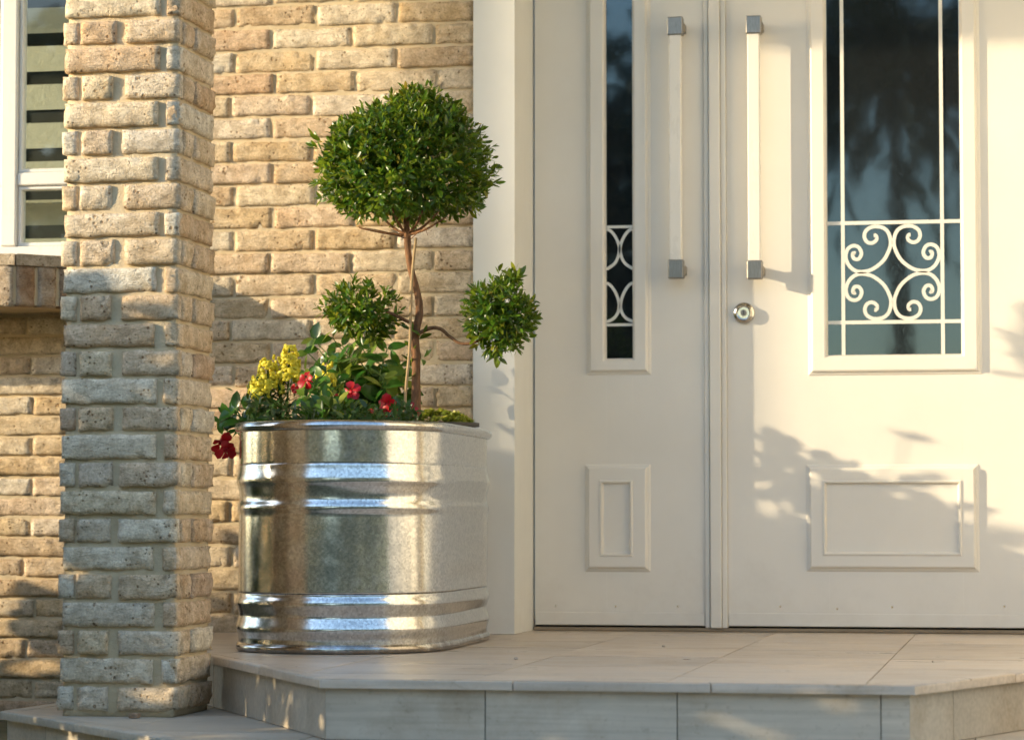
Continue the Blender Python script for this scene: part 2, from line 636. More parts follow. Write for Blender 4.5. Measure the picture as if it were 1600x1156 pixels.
M['box_leaf'] = mk_leaf('topiary_leaf', [(0.0, (0.014, 0.050, 0.008)), (0.4, (0.028, 0.095, 0.010)), (0.7, (0.065, 0.175, 0.014)), (0.9, (0.13, 0.23, 0.018)), (0.97, (0.24, 0.28, 0.025)), (1.0, (0.36, 0.24, 0.03))], 0.28, 0.38, (0.42, 0.52, 0.04))
M['vine_leaf'] = mk_leaf('glossy_broad_leaf', [(0.0, (0.020, 0.085, 0.014)), (0.6, (0.035, 0.13, 0.018)), (1.0, (0.07, 0.19, 0.022))], 0.26, 0.25)
M['young_leaf'] = mk_leaf('pale_young_leaf', [(0.0, (0.12, 0.25, 0.03)), (1.0, (0.30, 0.34, 0.05))], 0.4, 0.35)
M['snap_leaf'] = mk_leaf('narrow_dark_leaf', [(0.0, (0.016, 0.05, 0.012)), (1.0, (0.045, 0.11, 0.018))], 0.45, 0.2)
M['sedum_leaf'] = mk_leaf('yellow_green_groundcover', [(0.0, (0.17, 0.24, 0.02)), (0.5, (0.36, 0.40, 0.035)), (1.0, (0.60, 0.56, 0.08))], 0.45, 0.35)
M['hedge_leaf'] = mk_leaf('hedge_leaf', [(0.0, (0.03, 0.08, 0.014)), (1.0, (0.07, 0.13, 0.025))], 0.4, 0.2)
M['belt_leaf'] = mk_leaf('dark_evergreen_leaf', [(0.0, (0.010, 0.026, 0.010)), (1.0, (0.022, 0.048, 0.016))], 0.6, 0.08)
M['red_petal'] = mk_leaf('red_petal', [(0.0, (0.34, 0.003, 0.012)), (1.0, (0.58, 0.008, 0.018))], 0.42, 0.2, (0.8, 0.02, 0.02))
M['yellow_petal'] = mk_leaf('yellow_petal', [(0.0, (0.86, 0.72, 0.03)), (1.0, (0.90, 0.84, 0.10))], 0.5, 0.35, (0.95, 0.8, 0.06))


def mk_bark(name, a, b, sc=70):
    m, nt, p, N, L = mat(name)
    n = noise_tex(nt, 1.0, 5, 0.65, world_pos(nt, False, (sc * 1.6, sc * 1.6, sc * 0.4)))
    r = ramp(nt, [(0.3, a), (0.7, b)])
    L(n.outputs[0], r.inputs[0])
    L(r.outputs[0], p.inputs['Base Color'])
    p.inputs['Roughness'].default_value = 0.85
    L(bump(nt, n.outputs[0], 0.9, 0.004), p.inputs['Normal'])
    return m


M['bark'] = mk_bark('topiary_bark', (0.10, 0.045, 0.020), (0.30, 0.145, 0.062))
M['bamboo'] = mk_bark('bamboo_cane', (0.34, 0.22, 0.10), (0.50, 0.36, 0.19), 30)
M['stem'] = mk_bark('green_stem', (0.05, 0.11, 0.02), (0.13, 0.20, 0.04), 40)
M['palm_bark'] = mk_bark('palm_bark', (0.10, 0.075, 0.05), (0.2, 0.15, 0.1), 12)
M['soil'] = mk_bark('potting_soil', (0.02, 0.014, 0.009), (0.05, 0.035, 0.02), 60)


def mk_simple(name, a, b, scale, rough=0.9):
    m, nt, p, N, L = mat(name)
    n = noise_tex(nt, scale, 6, 0.65, world_pos(nt))
    r = ramp(nt, [(0.3, a), (0.7, b)])
    L(n.outputs[0], r.inputs[0])
    L(r.outputs[0], p.inputs['Base Color'])
    p.inputs['Roughness'].default_value = rough
    L(bump(nt, n.outputs[0], 0.5, 0.01), p.inputs['Normal'])
    return m


M['lawn'] = mk_simple('garden_ground', (0.06, 0.075, 0.03), (0.13, 0.12, 0.07), 6)
M['blind'] = mk_simple('blind_fabric', (0.42, 0.42, 0.33), (0.47, 0.47, 0.38), 40, 0.8)
M['room_shade'] = mk_simple('room_shade_dark', (0.035, 0.04, 0.038), (0.05, 0.055, 0.05), 3, 0.8)  # interior shade put into the colour
M['soffit'] = mk_simple('roof_soffit', (0.62, 0.58, 0.5), (0.66, 0.62, 0.55), 4, 0.8)

# ------------------------------------------------------------------ ground
ground = obj('ground', B(-300, 300, -300, 300, -0.9, -0.29), M['lawn'])
tag(ground, 'garden ground around the porch steps', 'ground', kind='structure')

# ------------------------------------------------------------------ porch and step (stone)
FR = onZ(500, 1060, 0); FR2 = onZ(1430, 1070, 0)
YF = (FR.y + FR2.y) / 2
hull = [(-0.591, YF), (0.742, YF), (2.02, 0.62), (-2.0, 0.62), (-2.0, 0.03)]       # CCW, top nosing edge
porch = tag(obj('porch', prism(nb(), inset_hull(hull, 0.026), -0.30, -0.0225), M['grout']),
            'raised porch of cream stone tiles in front of the doors', 'porch', kind='structure')
NOSE = 0.034
nose_in = inset_hull(hull, NOSE)
body = inset_hull(hull, 0.020)


def nosing(parent, a, b, ai, bi, n, z, th=0.021, m='riser'):
    """n bullnosed edge slabs from outer edge a-b to inner edge ai-bi"""
    for k in range(n):
        t0, t1 = k / n, (k + 1) / n
        g = 0.0015 / max(0.01, math.hypot(b[0] - a[0], b[1] - a[1]))
        t0 += g if k else 0.0; t1 -= g if k < n - 1 else 0.0
        lp = lambda p, q, t: (p[0] + (q[0] - p[0]) * t, p[1] + (q[1] - p[1]) * t)
        poly = [lp(a, b, t0), lp(a, b, t1), lp(ai, bi, t1), lp(ai, bi, t0)]
        obj('nosing_slab', prism(nb(), poly, z - th, z, 0.0045), M[m], parent, smooth=True, sharp=50)


def ring_nosings(parent, h, hi, spec, z):
    for i, n in spec:
        j = (i + 1) % len(h)
        a, b, ai, bi = h[i], h[j], hi[i], hi[j]
        nosing(parent, a, b, ai, bi, n, z, 0.021, 'tile')


ring_nosings(porch, hull, nose_in, [(0, 3), (1, 6), (4, 5)], 0.0)
# floor tiles on a grid that follows the doors
TX0 = onZ(1060, 1056, 0).x
TW, TD = 0.44, 0.44
fl = inset_hull(hull, NOSE + 0.002)
for i in range(-6, 7):
    for j in range(-1, 8):
        x0 = TX0 + i * TW; y0 = YF + NOSE + (j - 1) * TD + 0.21
        g = 0.0013
        cell = clip_convex([(x0 + g, y0 + g), (x0 + TW - g, y0 + g), (x0 + TW - g, y0 + TD - g), (x0 + g, y0 + TD - g)], fl)
        if len(cell) >= 3 and area(cell) > 0.002 and y0 < 0.5:
            obj('floor_tile', prism(nb(), cell, -0.022, -0.0006 - 0.0008 * rng.random()), M['tile'], porch)


def risers(parent, a, b, cuts, z0, z1, th=0.010):
    """stone facing tiles standing along edge a-b (outside to the right of a->b)"""
    L_ = math.hypot(b[0] - a[0], b[1] - a[1])
    ex, ey = (b[0] - a[0]) / L_, (b[1] - a[1]) / L_
    nx, ny = -ey, ex                           # inwards
    ts = [0] + [c * L_ for c in cuts] + [L_]
    for t0, t1 in zip(ts, ts[1:]):
        t0 += 0.0013; t1 -= 0.0013
        dy = rng.uniform(0, 0.0015)
        poly = [(a[0] + ex * t0 + nx * dy, a[1] + ey * t0 + ny * dy), (a[0] + ex * t1 + nx * dy, a[1] + ey * t1 + ny * dy),
                (a[0] + ex * t1 + nx * th, a[1] + ey * t1 + ny * th), (a[0] + ex * t0 + nx * th, a[1] + ey * t0 + ny * th)]
        obj('riser_tile', prism(nb(), poly, z0, z1), M['riser'], parent)


STEP = -0.138
rb = inset_hull(hull, 0.017)
risers(porch, rb[0], rb[1], [0.281, 0.611, 0.952], STEP + 0.001, -0.022)
risers(porch, rb[1], rb[2], [0.07, 0.2, 0.33, 0.46, 0.59, 0.72, 0.85], STEP + 0.001, -0.022)
risers(porch, rb[4], rb[0], [0.2, 0.4, 0.6, 0.8, 0.94], STEP + 0.001, -0.022)

# lower step, wrapping round the porch on the left
e0, e1, e2 = onZ(0, 1110, STEP), onZ(90, 1127, STEP), onZ(272, 1155, STEP)
sl = (e2.y - e0.y) / (e2.x - e0.x)
front_y = -2.78
xc = e0.x + (front_y - e0.y) / sl
shull = [(xc, front_y), (1.15, front_y), (2.6, -0.9), (2.6, 0.3), (-1.42, 0.3), (e0.x, e0.y)]
step = tag(obj('step', prism(nb(), inset_hull(shull, 0.026), -0.30, STEP - 0.0225), M['grout']),
           'low stone step wrapping round the porch and under the pillar', 'step', kind='structure')
sin_ = inset_hull(shull, 0.05)
for i, n in ((0, 4), (1, 4), (5, 3), (4, 3)):
    j = (i + 1) % 6
    nosing(step, shull[i], shull[j], sin_[i], sin_[j], n, STEP)
sfl = inset_hull(shull, 0.052)
for i in range(-9, 8):
    for j in range(-1, 10):
        x0 = TX0 + 0.17 + i * 0.5; y0 = front_y + 0.052 + j * 0.5
        g = 0.0014
        cell = clip_convex([(x0 + g, y0 + g), (x0 + 0.5 - g, y0 + g), (x0 + 0.5 - g, y0 + 0.5 - g), (x0 + g, y0 + 0.5 - g)], sfl)
        if len(cell) >= 3 and area(cell) > 0.002:
            obj('step_tile', prism(nb(), cell, STEP - 0.022, STEP - 0.0006 - 0.001 * rng.random()), M['riser'], step)
sb = inset_hull(shull, 0.017)
risers(step, sb[0], sb[1], [0.2, 0.4, 0.6, 0.8], -0.288, STEP - 0.022)
risers(step, sb[5], sb[0], [0.18, 0.45, 0.72], -0.288, STEP - 0.022)
risers(step, sb[1], sb[2], [0.25, 0.5, 0.75], -0.288, STEP - 0.022)


# ------------------------------------------------------------------ bricks
def brick_mesh(name, l, h, d, seed, mat_, amp=0.004, nx=18, nz=6):
    """rough handmade brick slip, front face -Y at y=0, centred in x and z, back at y=d"""
    bm = nb()
    off = Vector((seed * 13.7, seed * 7.1, seed * 3.3))
    rr = random.Random(seed)
    rad = 0.005
    fold_a = rr.uniform(-0.5, 0.5); fold_p = rr.uniform(0, 6)
    chips = [(rr.choice((-1, 1)) * l * rr.uniform(0.30, 0.5), rr.choice((-1, 1)) * h * rr.uniform(0.3, 0.5), rr.uniform(0.006, 0.015)) for _ in range(3 if l > 0.1 else 0)]
    grid = []
    for i in range(nx + 1):
        col = []
        for k in range(nz + 1):
            u = (i / nx - 0.5); w = (k / nz - 0.5)
            x, z = u * l, w * h
            ex = max(0, abs(x) - (l / 2 - rad)) / rad
            ez = max(0, abs(z) - (h / 2 - rad)) / rad
            e = min(1.0, math.hypot(ex, ez))
            y = rad * (1 - math.sqrt(max(0, 1 - e * e))) * 0.9
            n = noise.noise(Vector((x * 22, z * 32, 0)) + off) * amp * 1.0 + noise.noise(Vector((x * 70, z * 80, 3)) + off) * amp * 0.55
            f = abs(math.sin((z + fold_a * x) * 95 + fold_p + 2 * noise.noise(Vector((x * 12, z * 12, 9)) + off)))
            y += n - f * 0.0016
            for cx_, cz_, cr in chips:
                q = math.hypot(x - cx_, z - cz_)
                if q < cr: y += (cr - q) * 0.8
            # outline wobble
            sx = 1 + (noise.noise(Vector((z * 40, 1, seed))) * 0.006) / l if ex > 0 else 1
            zz = z + (noise.noise(Vector((x * 25, 2 if z > 0 else 5, seed))) * 0.0045 if ez > 0 else 0)
            col.append(bm.verts.new((x * sx, y, zz)))
        grid.append(col)
    for i in range(nx):
        for k in range(nz):
            bm.faces.new((grid[i][k], grid[i + 1][k], grid[i + 1][k + 1], grid[i][k + 1]))
    rim = [grid[i][0] for i in range(nx + 1)] + [grid[nx][k] for k in range(1, nz + 1)] + [grid[i][nz] for i in range(nx - 1, -1, -1)] + [grid[0][k] for k in range(nz - 1, 0, -1)]
    back = [bm.verts.new((v.co.x, d, v.co.z)) for v in rim]
    n = len(rim)
    for a in range(n):
        b = (a + 1) % n
        bm.faces.new((rim[b], rim[a], back[a], back[b]))
    bmesh.ops.recalc_face_normals(bm, faces=bm.faces)
    me = bpy.data.meshes.new(name)
    bm.to_mesh(me); bm.free()
    return finish(me, mat_, True)


def bank(mat_, dims, n, d, amp=0.004, s0=0):
    return {k: [(l, h, brick_mesh('brick', l, h, d, s0 + 31 * q + 7 * i, mat_, amp, nx)) for i in range(n)] for q, (k, (l, h, nx)) in enumerate(dims.items())}


def lay(parent, bk, kind, cx, cz, w, h, y, rotz=0.0, x_=None, jit=1.0):
    """lay one brick so that its face centre is at (cx, y, cz) (front) or turned by rotz"""
    l0, h0, me = rng.choice(bk[kind])
    o = bpy.data.objects.new('brick', me)
    o.scale = (w / l0 * rng.choice((1, 1)), 1.0, h / h0)
    o.rotation_euler = (rng.gauss(0, 0.012) * jit, rng.gauss(0, 0.007) * jit, rotz)
    o.location = (cx, y, cz)
    return link(o, parent)


WALLB = bank(M['brick'], {'long': (0.24, 0.060, 20), 'half': (0.115, 0.060, 10)}, 9, 0.05)
PILB = bank(M['pillar_brick'], {'long': (0.225, 0.060, 20), 'half': (0.12, 0.060, 10), 'end': (0.045, 0.060, 5)}, 9, 0.035, 0.0042, 500)


def mortar_sheet(bm, x0, x1, z0, z1, y, n=0.03, amp=0.004):
    nx, nz = max(2, int((x1 - x0) / n)), max(2, int((z1 - z0) / n))
    g = [[bm.verts.new((x0 + (x1 - x0) * i / nx, y + noise.noise(Vector((i * 0.7, k * 0.9, y * 50))) * amp, z0 + (z1 - z0) * k / nz)) for k in range(nz + 1)] for i in range(nx + 1)]
    for i in range(nx):
        for k in range(nz):
            bm.faces.new((g[i][k], g[i + 1][k], g[i + 1][k + 1], g[i][k + 1]))
    # sides and back so that it is a solid slab
    rim = [g[i][0] for i in range(nx + 1)] + [g[nx][k] for k in range(1, nz + 1)] + [g[i][nz] for i in range(nx - 1, -1, -1)] + [g[0][k] for k in range(nz - 1, 0, -1)]
    back = [bm.verts.new((v.co.x, y + 0.12, v.co.z)) for v in rim]
    for a in range(len(rim)):
        b = (a + 1) % len(rim)
        bm.faces.new((rim[b], rim[a], back[a], back[b]))
    bm.faces.new(back)
    return bm


XE = onY(740, 300, 0).x                      # right edge of the brick wall
XS = -1.745                                  # where the two walls meet, behind the pillar
wall = thing('brick_wall', ((XS + XE) / 2, 0, 0), 'cream handmade brick wall behind the topiary, between pillar and white door surround', 'wall')
obj('mortar', mortar_sheet(nb(), XS, XE, -0.02, 3.2, 0.0045), M['mortar'], wall, smooth=True, sharp=40)
zc0 = onY(450, 26, 0).z
ph = (zc0 - onY(450, 26 + 34.95 * 10, 0).z) / 10
xa = [onY(p, 128, 0).x for p in (426, 552, 680)]
mod = (xa[2] - xa[0]) / 2
for n in range(-18, 30):
    zc = zc0 - ph * n
    if zc < 0.02 or zc > 3.18: continue
    ref = xa[1] if n % 2 else onY(490, 92, 0).x
    drift = rng.uniform(-0.008, 0.008)
    k0 = math.floor((XS - ref) / mod)
    x0 = ref + k0 * mod
    while x0 < XE - 0.01:
        a = max(x0 + drift, XS); b = min(x0 + mod + drift, XE + 0.001)
        x0 += mod
        if b - a < 0.035: continue
        g0 = 0.006 if a > XS else 0.002
        g1 = 0.006 if b < XE else 0.004
        w = b - a - g0 - g1
        lay(wall, WALLB, 'long' if w > 0.16 else 'half', (a + g0 + b - g1) / 2, zc + rng.gauss(0, 0.0012), w, ph - 0.0105 + rng.uniform(-0.002, 0.003), -0.004 + rng.uniform(-0.004, 0.004))

# wall under the window
wall2 = thing('brick_wall', (-2.45, 0, -0.29), 'shaded cream brick wall under the striped window, left of the pillar', 'wall')
obj('mortar', mortar_sheet(nb(), -3.3, XS - 0.003, -0.30, 1.14, 0.0045), M['mortar'], wall2, smooth=True, sharp=40)
z_ref = onY(40, 1013, 0).z
pl = (onY(40, 713, 0).z - onY(40, 1013, 0).z) / 9.5
jx = onY(46, 794, 0).x
for n in range(-3, 22):
    zc = z_ref + pl * n
    if zc < -0.28 or zc > 1.12: continue
    ref = jx + (mod / 2 if n % 2 else 0) + rng.uniform(-0.02, 0.02)
    k0 = math.floor((-3.3 - ref) / mod)
    x0 = ref + k0 * mod
    while x0 < XS - 0.01:
        a = max(x0, -3.3); b = min(x0 + mod, XS - 0.004)
        x0 += mod
        if b - a < 0.035: continue
        w = b - a - 0.010
        lay(wall2, WALLB, 'long' if w > 0.16 else 'half', (a + b) / 2, zc, w, pl - 0.0105 + rng.uniform(-0.002, 0.002), -0.004 + rng.uniform(-0.004, 0.004))

# ------------------------------------------------------------------ projecting brick sill
SY = -0.385
sx_c = onY(22, 430, SY).x
z_b0, z_b1, z_top = onY(22, 478, SY).z, onY(22, 414, SY).z, onY(22, 396, SY).z
sill = thing('window_sill', (-2.5, -0.2, z_b0), 'projecting brick sill of upright reddish bricks under the striped window', 'window sill')
sp = [(-3.3, SY), (sx_c, SY), (sx_c - SY, 0.0), (-3.3, 0.0)]
obj('mortar', prism(nb(), inset_hull(sp, 0.006)[:2] + [(sx_c - SY - 0.008, -0.006), (-3.3, -0.006)], z_b0 + 0.006, z_b1 - 0.002), M['mortar'], sill)
lpt = lambda p, q, t: (p[0] + (q[0] - p[0]) * t, p[1] + (q[1] - p[1]) * t)
sp_o = [(-3.3, SY - 0.006), (sx_c + 0.004, SY - 0.006), (sx_c - SY + 0.006, -0.004), (-3.3, -0.004)]
for seg in range(5):
    t0, t1 = seg / 5 + 0.001, (seg + 1) / 5 - 0.001
    obj('coping', prism(nb(), [lpt(sp_o[0], sp_o[1], t0), lpt(sp_o[0], sp_o[1], t1), lpt(sp_o[3], (sx_c, -0.004), t1), lpt(sp_o[3], (sx_c, -0.004), t0)], z_b1, z_top, 0.006), M['sill_top'], sill)
obj('coping', prism(nb(), [(sx_c + 0.008, SY - 0.002), (sx_c - SY + 0.006, -0.004), (sx_c + 0.004, -0.004)], z_b1, z_top, 0.004), M['sill_top'], sill)
SILLB = bank(M['sill_brick'], {'half': (z_b1 - z_b0, 0.060, 10)}, 6, 0.04, 0.003, 900)
nsb = 17
for k in range(nsb):
    l0, h0, me = rng.choice(SILLB['half'])
    o = bpy.data.objects.new('brick', me)
    o.rotation_euler = (0, R(90), 0)
    o.location = (sx_c - 0.034 - k * 0.071, SY - 0.004, (z_b0 + z_b1) / 2)
    link(o, sill)
nrm45 = Vector((math.sin(R(45)), -math.cos(R(45)), 0))
for k in range(7):
    l0, h0, me = rng.choice(SILLB['half'])
    o = bpy.data.objects.new('brick', me)
    o.rotation_euler = Euler((0, R(90), R(45)), 'XYZ')
    d = 0.040 + k * 0.073
    o.location = (sx_c + d * math.cos(R(45)) + nrm45.x * 0.004, SY + d * math.sin(R(45)) + nrm45.y * 0.004, (z_b0 + z_b1) / 2)
    link(o, sill)

# ------------------------------------------------------------------ window with zebra blind
WY = -0.03
win = thing('window', (-2.35, WY, z_top), 'white framed window with grey and cream striped blind, left of the pillar', 'window')
wx0, wx1 = -3.25, XS - 0.01
mx0, mx1 = onY(6, 330, WY).x, onY(30, 330, WY).x           # mullion
tz0, tz1 = onY(60, 291, WY).z, onY(60, 271, WY).z          # transom
bz = onY(60, 386, WY).z
wtop = 2.55
obj('frame', B(wx0, wx1, WY - 0.03, WY + 0.05, z_top - 0.03, bz, 0.004), M['upvc'], win)
obj('frame', B(wx0, wx1, WY - 0.03, WY + 0.05, wtop - 0.06, wtop, 0.004), M['upvc'], win)
obj('frame', B(wx1 - 0.05, wx1, WY - 0.028, WY + 0.05, bz + 0.001, wtop - 0.061, 0.004), M['upvc'], win)
obj('frame', B(wx0, wx0 + 0.05, WY - 0.028, WY + 0.05, bz + 0.001, wtop - 0.061, 0.004), M['upvc'], win)
obj('mullion', B(mx0, mx1, WY - 0.034, WY + 0.05, bz + 0.001, wtop - 0.061, 0.004), M['upvc'], win)
for a, b in ((wx0 + 0.051, mx0 - 0.001), (mx1 + 0.001, wx1 - 0.051)):
    obj('transom', B(a, b, WY - 0.026, WY + 0.05, tz0, tz1, 0.004), M['upvc'], win)
    for z0, z1 in ((bz + 0.001, tz0 - 0.001), (tz1 + 0.001, wtop - 0.062)):
        sash = obj('sash', frame_rings(nb(), a, b, z0, z1, WY, [(0.0, -0.03), (0.0, 0.012), (0.003, 0.015), (0.010, 0.015), (0.013, 0.010), (0.013, -0.02)]), M['upvc'], win)
        sub('pane', B(a + 0.0135, b - 0.0135, WY + 0.004, WY + 0.010, z0 + 0.0135, z1 - 0.0135), M['win_glass'], sash)
room_shade = obj('room_shade', B(wx0 + 0.02, wx1 - 0.02, WY + 0.35, WY + 0.40, z_top, wtop), M['room_shade'], win)  # flat dark panel standing in for the unlit room behind the blind
zs = onY(70, 52, WY + 0.17).z
pit = (onY(70, 52, WY + 0.17).z - onY(70, 292, WY + 0.17).z) / 4
for k in range(-9, 8):
    zt = zs - k * pit
    zb_ = zt + pit * 0.66
    if zb_ > wtop or zt < bz - 0.05: continue
    obj('blind_strip', B(wx0 + 0.06, wx1 - 0.06, WY + 0.17, WY + 0.173, max(zt, bz - 0.05), min(zb_, wtop - 0.01)), M['blind'], win)

# ------------------------------------------------------------------ brick pillar
PX0, PX1, PYF, PYB = onY(103, 560, -1.80).x, onY(274, 560, -1.80).x, -1.80, -1.505
pil = thing('brick_pillar', ((PX0 + PX1) / 2, (PYF + PYB) / 2, STEP), 'square rough brick pillar standing on the low stone step', 'pillar')


def pillar_core():
    bm = nb()
    n, amp = 0.02, 0.003
    zz = np.arange(STEP - 0.001, 3.26, 0.022)
    ring = []
    for (ax, ay), (bx, by) in (((PX0, PYF), (PX1, PYF)), ((PX1, PYF), (PX1, PYB)), ((PX1, PYB), (PX0, PYB)), ((PX0, PYB), (PX0, PYF))):
        for t in np.arange(0, 1, 1 / 13): ring.append((ax + (bx - ax) * t, ay + (by - ay) * t))
    cx, cy = (PX0 + PX1) / 2, (PYF + PYB) / 2
    rows = []
    for z in zz:
        rows.append([])
        for x, y in ring:
            q = noise.noise(Vector((x * 30, y * 30, z * 34))) * amp + noise.noise(Vector((x * 90, y * 90, z * 90))) * 0.0015
            rows[-1].append(bm.verts.new((x + (x - cx) * q * 6, y + (y - cy) * q * 6, z)))
    m = len(ring)
    for a, b in zip(rows, rows[1:]):
        for k in range(m):
            bm.faces.new((a[k], a[(k + 1) % m], b[(k + 1) % m], b[k]))
    bm.faces.new(rows[0]); bm.faces.new(rows[-1])
    return bm


obj('mortar', pillar_core(), M['mortar'], pil, smooth=True)
zl = onY(185, 438, PYF).z
pp = (onY(185, 8.6, PYF).z - zl) / 10
OUT = 0.0135                                   # how proud the slips stand
yf, xr, xl = PYF - OUT, PX1 + OUT * 0.8, PX0 - OUT * 0.7


def P(px): return onY(px, 560, PYF - OUT).x


hB = pp - 0.0115
for n in range(-18, 22):
    zc = zl + pp * n
    if zc < STEP + 0.025 or zc > 3.22: continue
    h = hB + rng.uniform(-0.003, 0.003)
    j = lambda s=0.004: rng.uniform(-s, s)
    if n % 2 == 0:                            # long row
        a, b = P(98) + j(), P(242) + j(0.006)
        lay(pil, PILB, 'long', (a + b) / 2, zc, b - a, h, yf + j(0.003))
        lay(pil, PILB, 'end', (P(255) + xr - 0.002) / 2, zc + j(0.002), xr - 0.002 - P(255) + j(0.003), h, yf + 0.006 + j(0.004))
        lay(pil, PILB, 'long', xr, zc, PYB - PYF + 0.008, h, (PYF + PYB) / 2 - 0.004, R(90))
        lay(pil, PILB, 'long', xl + 0.010, zc, PYB - PYF - 0.05, h, (PYF + PYB) / 2 + 0.035, R(-90))
        lay(pil, PILB, 'long', (PX0 + PX1) / 2, zc, PX1 - PX0, h, PYB + OUT, R(180))
    else:                                     # short row
        a, b = P(122) + j(), P(173) + j(0.006)
        lay(pil, PILB, 'half', (a + b) / 2, zc, b - a, h, yf + j(0.004))
        a, b = P(190) + j(0.006), P(277) + j(0.003)
        lay(pil, PILB, 'half', (a + b) / 2, zc, b - a, h, yf + j(0.004))
        lay(pil, PILB, 'end', (P(92.5) + P(116.5)) / 2, zc, P(116.5) - P(92.5), h, yf + 0.006 + j(0.003))
        m = PYF + (PYB - PYF) * 0.40
        lay(pil, PILB, 'half', xr, zc, m - PYF - 0.03, h, (PYF + m) / 2 + 0.015, R(90))
        lay(pil, PILB, 'half', xr + 0.003, zc, PYB + 0.012 - m - 0.014, h, (PYB + 0.012 + m) / 2 + 0.004, R(90))
        lay(pil, PILB, 'long', xl - 0.006, zc, PYB - PYF - 0.03, h, (PYF + PYB) / 2 + 0.02, R(-90))
        lay(pil, PILB, 'half', PX0 + 0.08, zc, 0.13, h, PYB + OUT, R(180))
        lay(pil, PILB, 'half', PX1 - 0.08, zc, 0.13, h, PYB + OUT, R(180))

# ------------------------------------------------------------------ door surround
YD = 0.30
XP1 = onY(805, 500, 0).x
XJ = onY(834, 500, YD).x                     # where reveal meets the door
XR2 = 1.36
sur = thing('door_surround', (0.3, 0, 0), 'off-white plaster surround with deep reveal framing the double doors', 'door surround')
bm = nb()
prism(bm, [(XE + 0.001, -0.012), (XP1, -0.012), (XJ - 0.002, YD + 0.06), (XE + 0.001, YD + 0.06)], 0.0, 3.2, 0)
obj('pilaster', bm, M['plaster'], sur)
bm = nb()
prism(bm, [(XR2, YD + 0.06), (XR2, -0.012), (XR2 + 0.14, -0.012), (XR2 + 0.14, YD + 0.06)], 0.0, 3.2, 0)
obj('pilaster', bm, M['plaster'], sur)
obj('lintel', B(XJ - 0.001, XR2 - 0.001, 0.0, YD + 0.06, 2.42, 3.2), M['plaster'], sur)
obj('threshold', B(XJ, XR2 - 0.002, YD - 0.012, YD + 0.10, 0.0, 0.011, 0.002), M['grout'], sur)
zdb = onY(1300, 979, YD).z                    # door bottom
obj('gap', B(XJ, XR2 - 0.002, YD + 0.03, YD + 0.10, 0.0115, zdb + 0.02), M['dark'], sur)  # solid dark block in place of the shade under the doors
XGL = onY(1110, 700, YD).x                    # leaf split

# brick wall right of the doors, outside the picture
wall3 = thing('brick_wall', (2.2, 0, 0), 'cream brick wall right of the white door surround', 'wall')
obj('mortar', mortar_sheet(nb(), XR2 + 0.141, 3.2, -0.02, 3.2, 0.013), M['mortar'], wall3, smooth=True, sharp=40)


def moulding(parent, rect, name='moulding', fill=None):
    x0, x1, z0, z1 = rect
    return x0, x1, z0, z1


OUTER = [(-0.004, 0.0), (0.0, 0.004), (0.006, 0.006), (0.009, 0.015), (0.013, 0.018)]


def window_moulding(parent, outer, glass, y):
    """proud mitred frame from outer rectangle to the glass opening"""
    bm = nb()
    ox0, ox1, oz0, oz1 = outer
    gx0, gx1, gz0, gz1 = glass
    rings = []
    for ins, h in OUTER:
        rings.append((ox0 + ins, ox1 - ins, oz0 + ins, oz1 - ins, h))
    for ins, h in ((-0.010, 0.018), (-0.004, 0.012), (-0.001, 0.004), (0.0, -0.012)):
        rings.append((gx0 + ins, gx1 - ins, gz0 + ins, gz1 - ins, h))
    vs = [[bm.verts.new(p) for p in ((a, y - h, c), (b, y - h, c), (b, y - h, d), (a, y - h, d))] for a, b, c, d, h in rings]
    for p, q in zip(vs, vs[1:]):
        for k in range(4): bm.faces.new((p[k], p[(k + 1) % 4], q[(k + 1) % 4], q[k]))
    return obj('glazing_frame', bm, M['paint'], parent)


def raised_panel(parent, outer, inner, y):
    bm = nb()
    ox0, ox1, oz0, oz1 = outer
    ix0, ix1, iz0, iz1 = inner
    rings = [(ox0 + i, ox1 - i, oz0 + i, oz1 - i, h) for i, h in OUTER]
    rings += [(ix0 + i, ix1 - i, iz0 + i, iz1 - i, h) for i, h in ((0.0, 0.018), (0.003, 0.022), (0.007, 0.022), (0.011, 0.010), (0.013, 0.008))]
    vs = [[bm.verts.new(p) for p in ((a, y - h, c), (b, y - h, c), (b, y - h, d), (a, y - h, d))] for a, b, c, d, h in rings]
    for p, q in zip(vs, vs[1:]):
        for k in range(4): bm.faces.new((p[k], p[(k + 1) % 4], q[(k + 1) % 4], q[k]))
    bm.faces.new(vs[-1])
    return obj('panel', bm, M['paint'], parent)


def slab_with_hole(x0, x1, z0, z1, gx0, gx1, gz0, gz1, y0, y1):
    bm = nb()
    box(bm, x0, gx0, y0, y1, z0, z1)
    box(bm, gx1, x1, y0, y1, z0, z1)
    box(bm, gx0 + 0.0001, gx1 - 0.0001, y0, y1, z0, gz0)
    box(bm, gx0 + 0.0001, gx1 - 0.0001, y0, y1, gz1, z1)
    return bm


def flat_strip(bm, pts, widths, y0, y1):
    """ribbon with a rectangular section lying in the plane of the door; pts: (x, z)"""
    n = len(pts)
    rows = []
    for i in range(n):
        a = np.array(pts[max(0, i - 1)]); b = np.array(pts[min(n - 1, i + 1)])
        t = (b - a) / (np.linalg.norm(b - a) + 1e-9)
        nn = np.array((-t[1], t[0])) * widths[i] / 2
        p = np.array(pts[i])
        rows.append([bm.verts.new((q[0], yy, q[1])) for q, yy in ((p + nn, y0), (p - nn, y0), (p - nn, y1), (p + nn, y1))])
    for p, q in zip(rows, rows[1:]):
        for k in range(4): bm.faces.new((p[k], p[(k + 1) % 4], q[(k + 1) % 4], q[k]))
    bm.faces.new(rows[0]); bm.faces.new(rows[-1])
    return bm


